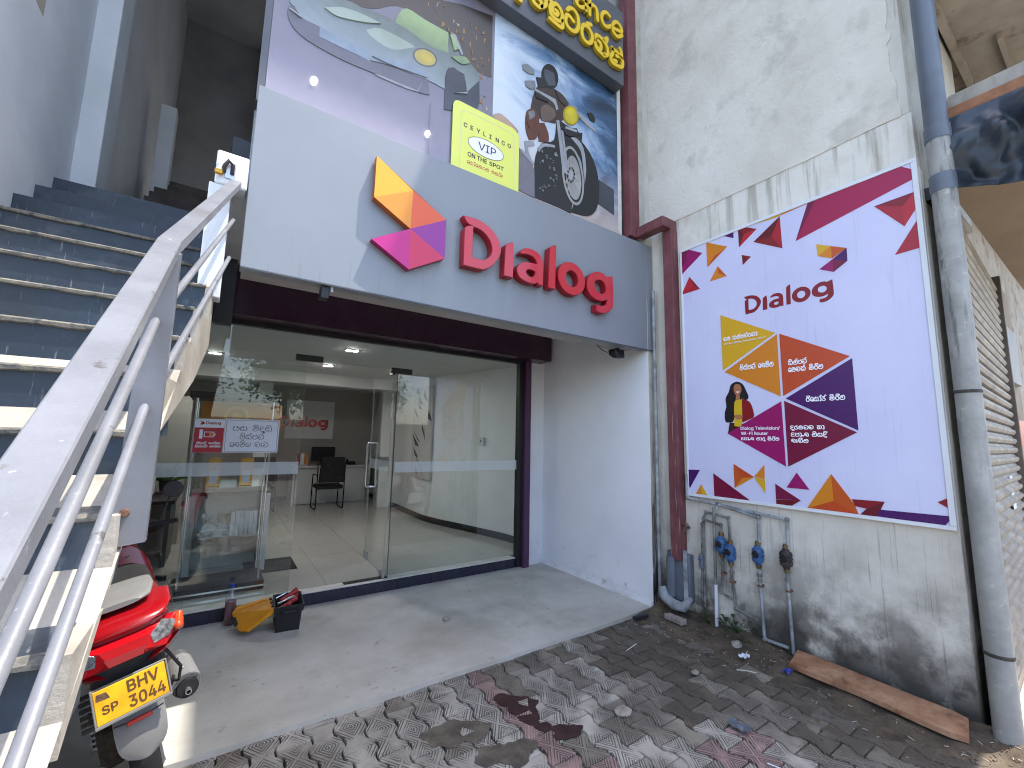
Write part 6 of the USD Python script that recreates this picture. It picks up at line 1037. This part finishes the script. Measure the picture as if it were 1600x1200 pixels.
part(ld, 'embossed_panel', lidm(bx(.06, .11, .07, .14, .0005, .004, .001)), M['tool_yellow']); part(ld, 'latch', lidm(bx(.285, .315, .11, .19, -.01, .012, .003)), M['black_plastic'])
for k in range(3): part(tb, 'hinge', bx(.478, .496, 4.15+.09*k, 4.19+.09*k, .185, .205, .003), M['black_plastic'])
for i, (a_, b_, r_, mm) in enumerate([((.54, 4.15, .17), (.67, 4.22, .21), .018, 'tool_red'), ((.56, 4.30, .18), (.69, 4.36, .235), .022, 'tool_red'), ((.53, 4.24, .18), (.66, 4.31, .20), .012, 'steel'), ((.60, 4.13, .19), (.69, 4.34, .20), .013, 'tool_red'), ((.53, 4.36, .19), (.60, 4.37, .22), .011, 'chrome')]):
    solo('hand_tool', ['red handled pliers at the front of the open toolbox', 'large red tool sticking up at the back right of the toolbox', 'bare steel bar lying across the middle of the toolbox', 'thin red screwdriver along the right side of the toolbox', 'short bright chrome socket at the back left of the toolbox'][i], 'hand tool', tube([a_, tuple((np.array(a_)*.6+np.array(b_)*.4)), b_], [r_, r_*.8, r_*1.15], 10), M[mm], smooth=40)
bo = thing('drink_bottle', 'clear plastic bottle of dark red drink with blue cap by the sill', 'bottle', (.205, 4.50, 0))
bp_ = [(0, .002), (.036, .002), (.043, .012), (.043, .06), (.040, .075), (.043, .09), (.043, .12), (.040, .135), (.043, .15), (.043, .19), (.036, .225), (.022, .262), (.014, .285), (.0135, .305)]
part(bo, 'shell', lathe(bp_, (.205, 4.50, 0), n=24), M['bottle_clear'], smooth=40)
part(bo, 'drink', lathe([(0, .004)]+[(r-.0015, z) for r, z in bp_[1:10]] + [(.0, .191)], (.205, 4.50, 0), n=24), M['bottle_drink'], smooth=40)
part(bo, 'cap', lathe([(0, .304), (.0165, .304), (.0165, .325), (.015, .328), (0, .328)], (.205, 4.50, 0), n=18), M['cap_blue'])

# ================================================================ plank, debris and small litter on the ground
pl_ = []
for i, t in enumerate(np.linspace(0, 1, 14)):
    cx_, cy_ = 3.640-.035*t, 1.60-.90*t; w_ = .098 + .006*math.sin(t*9) - (.022 if i == 13 else 0); zt = .036+.004*math.sin(t*5); tl_ = .035
    pl_.append([(cx_-w_, cy_-.012, zt-.03), (cx_-w_, cy_-.012, zt), (cx_+w_, cy_+.012, zt+tl_), (cx_+w_, cy_+.012, zt+tl_-.03)])
pln = thing('wooden_plank', 'worn reddish brown wooden plank lying along the foot of the wall', 'plank', (3.6, 1.15, 0)); part(pln, 'board', loft(pl_), M['plank'])

def rock(c, r, seed, flatz=.6):
    m = trimesh.creation.icosphere(subdivisions=2, radius=1.0); v = np.array(m.vertices); n = meshkit.fbm(v*1.6+seed*7.3, 3, seed)
    v = v*(0.65+.7*n)[:, None]*np.array([1, .85, flatz])*r; return trimesh.Trimesh(v+np.array(c), np.array(m.faces), process=False)
solo('loose_stone', 'small pale stone alone in the middle of the concrete apron', 'stone', rock((1.80, 3.62, .012), .034, 1), M['stone'], smooth=30)
solo('loose_stone', 'pale pebble on the soiled pavers between the meters and the plank', 'stone', rock((2.93, 1.94, -.012), .030, 2, .5), M['stone'], smooth=30)
solo('loose_stone', 'rough grey rock at the wall foot under the clean blue meter', 'stone', rock((3.56, 1.98, .01), .05, 3), M['stone'], smooth=30)
solo('loose_stone', 'flat crumbling lump of mortar on the pavers in the lower middle', 'stone', rock((2.17, 1.93, -.022), .055, 4, .3), M['stone'], smooth=30)
solo('broken_block', 'broken speckled concrete block near the foot of the maroon downpipe', 'block', bar((3.55, 2.62, .02), (3.52, 2.42, .03), .07, .045, .006), M['stone'])
solo('iron_bar', 'dark rusty iron bar lying behind the broken block', 'bar', bar((3.69, 2.66, .03), (3.66, 2.36, .03), .035, .03, .004), M['rust_dark'])
solo('black_offcut', 'short black plastic offcut at the corner of the concrete apron', 'offcut', bar((3.27, 2.77, .0), (3.42, 2.73, .01), .035, .03, .004), M['black_plastic'])
solo('white_straw', 'long white drinking straw lying on the pavers before the plank', 'straw', tube([(2.47, 1.24, -.022), (2.535, 1.04, -.02)], .0035, 8), M['paper_white'], smooth=40)
solo('white_straw', 'thin bent pale twig near the white scrap by the wall', 'twig', tube([(3.22, 1.80, -.012), (3.26, 1.75, -.006), (3.30, 1.70, -.012)], .003, 6), M['straw'])
solo('white_straw', 'short white stick on the wet pavers near the apron corner', 'stick', tube([(2.78, 2.43, -.022), (2.93, 2.46, -.02)], .003, 6), M['straw'])
def crumple(c, w, d, h, seed):
    g = grid(-w, w, -d, d, 12, 10, lambda X, Y: h*meshkit.fbm(np.stack([X/w*2.2, Y/d*2.2, 0*X+seed], -1), 3)); v, f = arr(g); return trimesh.Trimesh(v*np.array([1, 1, 1])+np.array(c), f, process=False)
solo('plastic_scrap', 'crumpled blue grey plastic scrap on the dirty pavers', 'litter', crumple((2.62, 1.46, -.028), .035, .06, .05, 1), M['pipe_blue'], smooth=True)
solo('plastic_scrap', 'small dark blue plastic scrap against the end of the plank', 'litter', crumple((3.49, 1.58, -.02), .03, .025, .05, 2), M['cap_blue'], smooth=True)
solo('plastic_scrap', 'crumpled white scrap on the soil under the outermost meter', 'litter', crumple((3.42, 1.85, -.012), .04, .025, .05, 3), M['paper_white'], smooth=True)
# bits of straw, husk and grit scattered over the soil: uncountable
bits = [[], [], []]
for i in range(560):
    y = rng.uniform(.5, 2.78); d_ = abs(rng.normal(0, .26)); x = 3.74 - d_ - (.35*rng.random() if y > 1.8 else 0)
    if x < 2.6 or (x > 3.5 and .66 < y < 1.64): continue
    z = float(soilz(np.array([[x]]), np.array([[y]]))[0, 0]); z = max(z, -.03)
    a = rng.uniform(0, 6.28); l_ = rng.uniform(.005, .03); u_ = rng.random()
    if u_ < .22: bits[0].append(bar((x, y, z+.003), (x+l_*math.cos(a), y+l_*math.sin(a), z+.004+rng.uniform(0, .006)), .0022, .0016))
    elif u_ < .6: bits[1].append(bar((x, y, z+.003), (x+l_*math.cos(a), y+l_*math.sin(a), z+.004), .004, .002))
    else: bits[2].append(rock((x, y, z+.002), rng.uniform(.004, .014), i, .7) if u_ > .9 else move(trimesh.creation.icosphere(subdivisions=0, radius=rng.uniform(.003, .008)), (x, y, z+.002)))
M['grit'] = mat('grit', '#6f675b', .95, .3, 30, .4, 80)
solo('ground_litter', 'pale bits of straw scattered over the soil by the wall', 'litter', cat(bits[0]), M['straw'], kind='stuff')
solo('ground_litter', 'brown husks and twigs scattered over the soil by the wall', 'litter', cat(bits[1]), M['rust'], kind='stuff')
solo('ground_litter', 'grey grit and crumbs scattered over the soil by the wall', 'litter', cat(bits[2]), M['grit'], kind='stuff')
def weed(c, n, r, seed, label):
    g = np.random.default_rng(seed); w_ = thing('weed', label, 'weed', c); lv = []; sm_ = []
    for i in range(n):
        a = g.uniform(0, 6.28); e = g.uniform(.35, 1.2); L_ = r*g.uniform(.6, 1.1); d = np.array([math.cos(a)*math.cos(e), math.sin(a)*math.cos(e), math.sin(e)])
        if d[0] > .35: d[0] *= -.5
        p0 = np.array(c); p1 = p0+d*L_; sm_.append(tube([p0, p0+d*L_*.5+np.array([0, 0, .01]), p1], .0018, 5))
        s = np.cross(d, [0, 0, 1]); s /= np.linalg.norm(s); lw = L_*.30; dn = np.array([0, 0, -.25*L_])
        tip = p1+d*lw*2.2+dn; mid = p1+d*lw
        V = [p1, mid+s*lw*.6+np.array([0, 0, .006]), tip, mid-s*lw*.6+np.array([0, 0, .006]), mid]
        lv.append(trimesh.Trimesh(np.array(V), [(0, 1, 4), (1, 2, 4), (0, 4, 3), (4, 2, 3)], process=False))
    part(w_, 'leaves', cat(lv), M['leaf']); part(w_, 'stems', cat(sm_), M['leaf'])
weed((3.72, 2.06, .03), 22, .11, 1, 'leafy green weed growing between the two blue meter pipes')
weed((3.70, 2.30, .02), 14, .08, 2, 'low green weed at the wall foot left of the white pipe sleeve')
weed((3.62, 1.98, .01), 10, .06, 3, 'small flat weed on the soil below the clean blue meter')
# puddle stain of maroon paint on the pavers
M['spill'] = mat('spill', '#3c1f20', .45, .3, 14, .15, 60); M['damp'] = mat('damp', '#6b6256', .7, .3, 9, .3, 60)
def splash(centres, z, seed):
    g = np.random.default_rng(seed); ps = []
    for cx, cy, r, st in centres:
        ph = g.uniform(0, 50); pts = []
        for t in np.linspace(0, 2*math.pi, 30, endpoint=False):
            k_ = .55+.9*float(meshkit.fbm(np.array([[math.cos(t)*1.7+ph, math.sin(t)*1.7, seed*1.0]]), 4)[0]); pts.append((cx+r*st*k_*math.cos(t), cy+r*k_*math.sin(t)))
        ps.append(Polygon(pts).buffer(0))
    return ext(unary_union(ps), .0012).apply_translation((0, 0, z))
solo('paint_spill', 'dried dark maroon spill across the pink pavers', 'stain', splash([(1.63, 2.42, .07, .8), (1.69, 2.30, .10, .9), (1.66, 2.20, .08, .8), (1.68, 2.09, .06, .7), (1.74, 2.0, .06, 1.2), (1.80, 1.97, .05, 1.3)], -.0275, 3), M['spill'])
solo('oil_stain', 'brown damp stain on the grey pavers near the middle of the apron edge', 'stain', splash([(1.20, 2.33, .10, 1.5), (1.32, 2.27, .08, 1.3)], -.0278, 5), M['damp'])
solo('oil_stain', 'long brown damp stain on the near pavers left of the maroon spill', 'stain', splash([(1.32, 2.06, .07, 1.4), (1.42, 2.0, .08, 1.2), (1.50, 2.02, .06, 1.1)], -.0278, 6), M['damp'])

# ================================================================ what stands behind the camera (seen in the glass)
bw = thing('boundary_wall', 'long weathered brown boundary wall across the road', 'wall', (0, -9, 0)); part(bw, 'wall', bx(-25, 25, -9.2, -9, -.2, 2.1), M['boundary_wall']); part(bw, 'coping', bx(-25, 25, -9.25, -8.95, 2.101, 2.18), M['concrete'])
def tree(x, y, h, r, seed, label):
    g = np.random.default_rng(seed); t_ = thing('street_tree', label, 'tree', (x, y, 0)); part(t_, 'trunk', tube([(x, y, -.2), (x+.1, y, h*.3), (x-.1, y+.1, h*.6), (x, y, h*.8)], [.2, .16, .12, .05], 10), M['bark'])
    V = []; F = []
    cl_ = [np.array([x, y, h*.72]) + g.normal(0, .42, 3)*np.array([r, r, r*.7]) for _ in range(26)]
    for i in range(5200):
        c_ = cl_[g.integers(26)] + g.normal(0, .17*r, 3); s = g.uniform(.05, .11); a = g.normal(size=3); a /= np.linalg.norm(a); b_ = np.cross(a, g.normal(size=3)); b_ /= np.linalg.norm(b_)
        k_ = len(V); V += [c_-a*s, c_+b_*s*.5, c_+a*s, c_-b_*s*.5]; F += [(k_, k_+1, k_+2), (k_, k_+2, k_+3)]
    part(t_, 'crown', trimesh.Trimesh(np.array(V), np.array(F), process=False), M['leaf'])
tree(2.2, -11, 5.6, 2.2, 1, 'broad leafy tree rising behind the boundary wall'); tree(6.6, -13, 4.6, 2.2, 2, 'lower leafy tree right of the broad tree across the road'); tree(-5, -12, 6.5, 2.6, 3, 'tall leafy tree at the left end across the road')

copy(sco, (4.9, -1.35, -.06), 'red scooter parked before the neighbouring shop, seen only as a reflection in the right pane', 60)
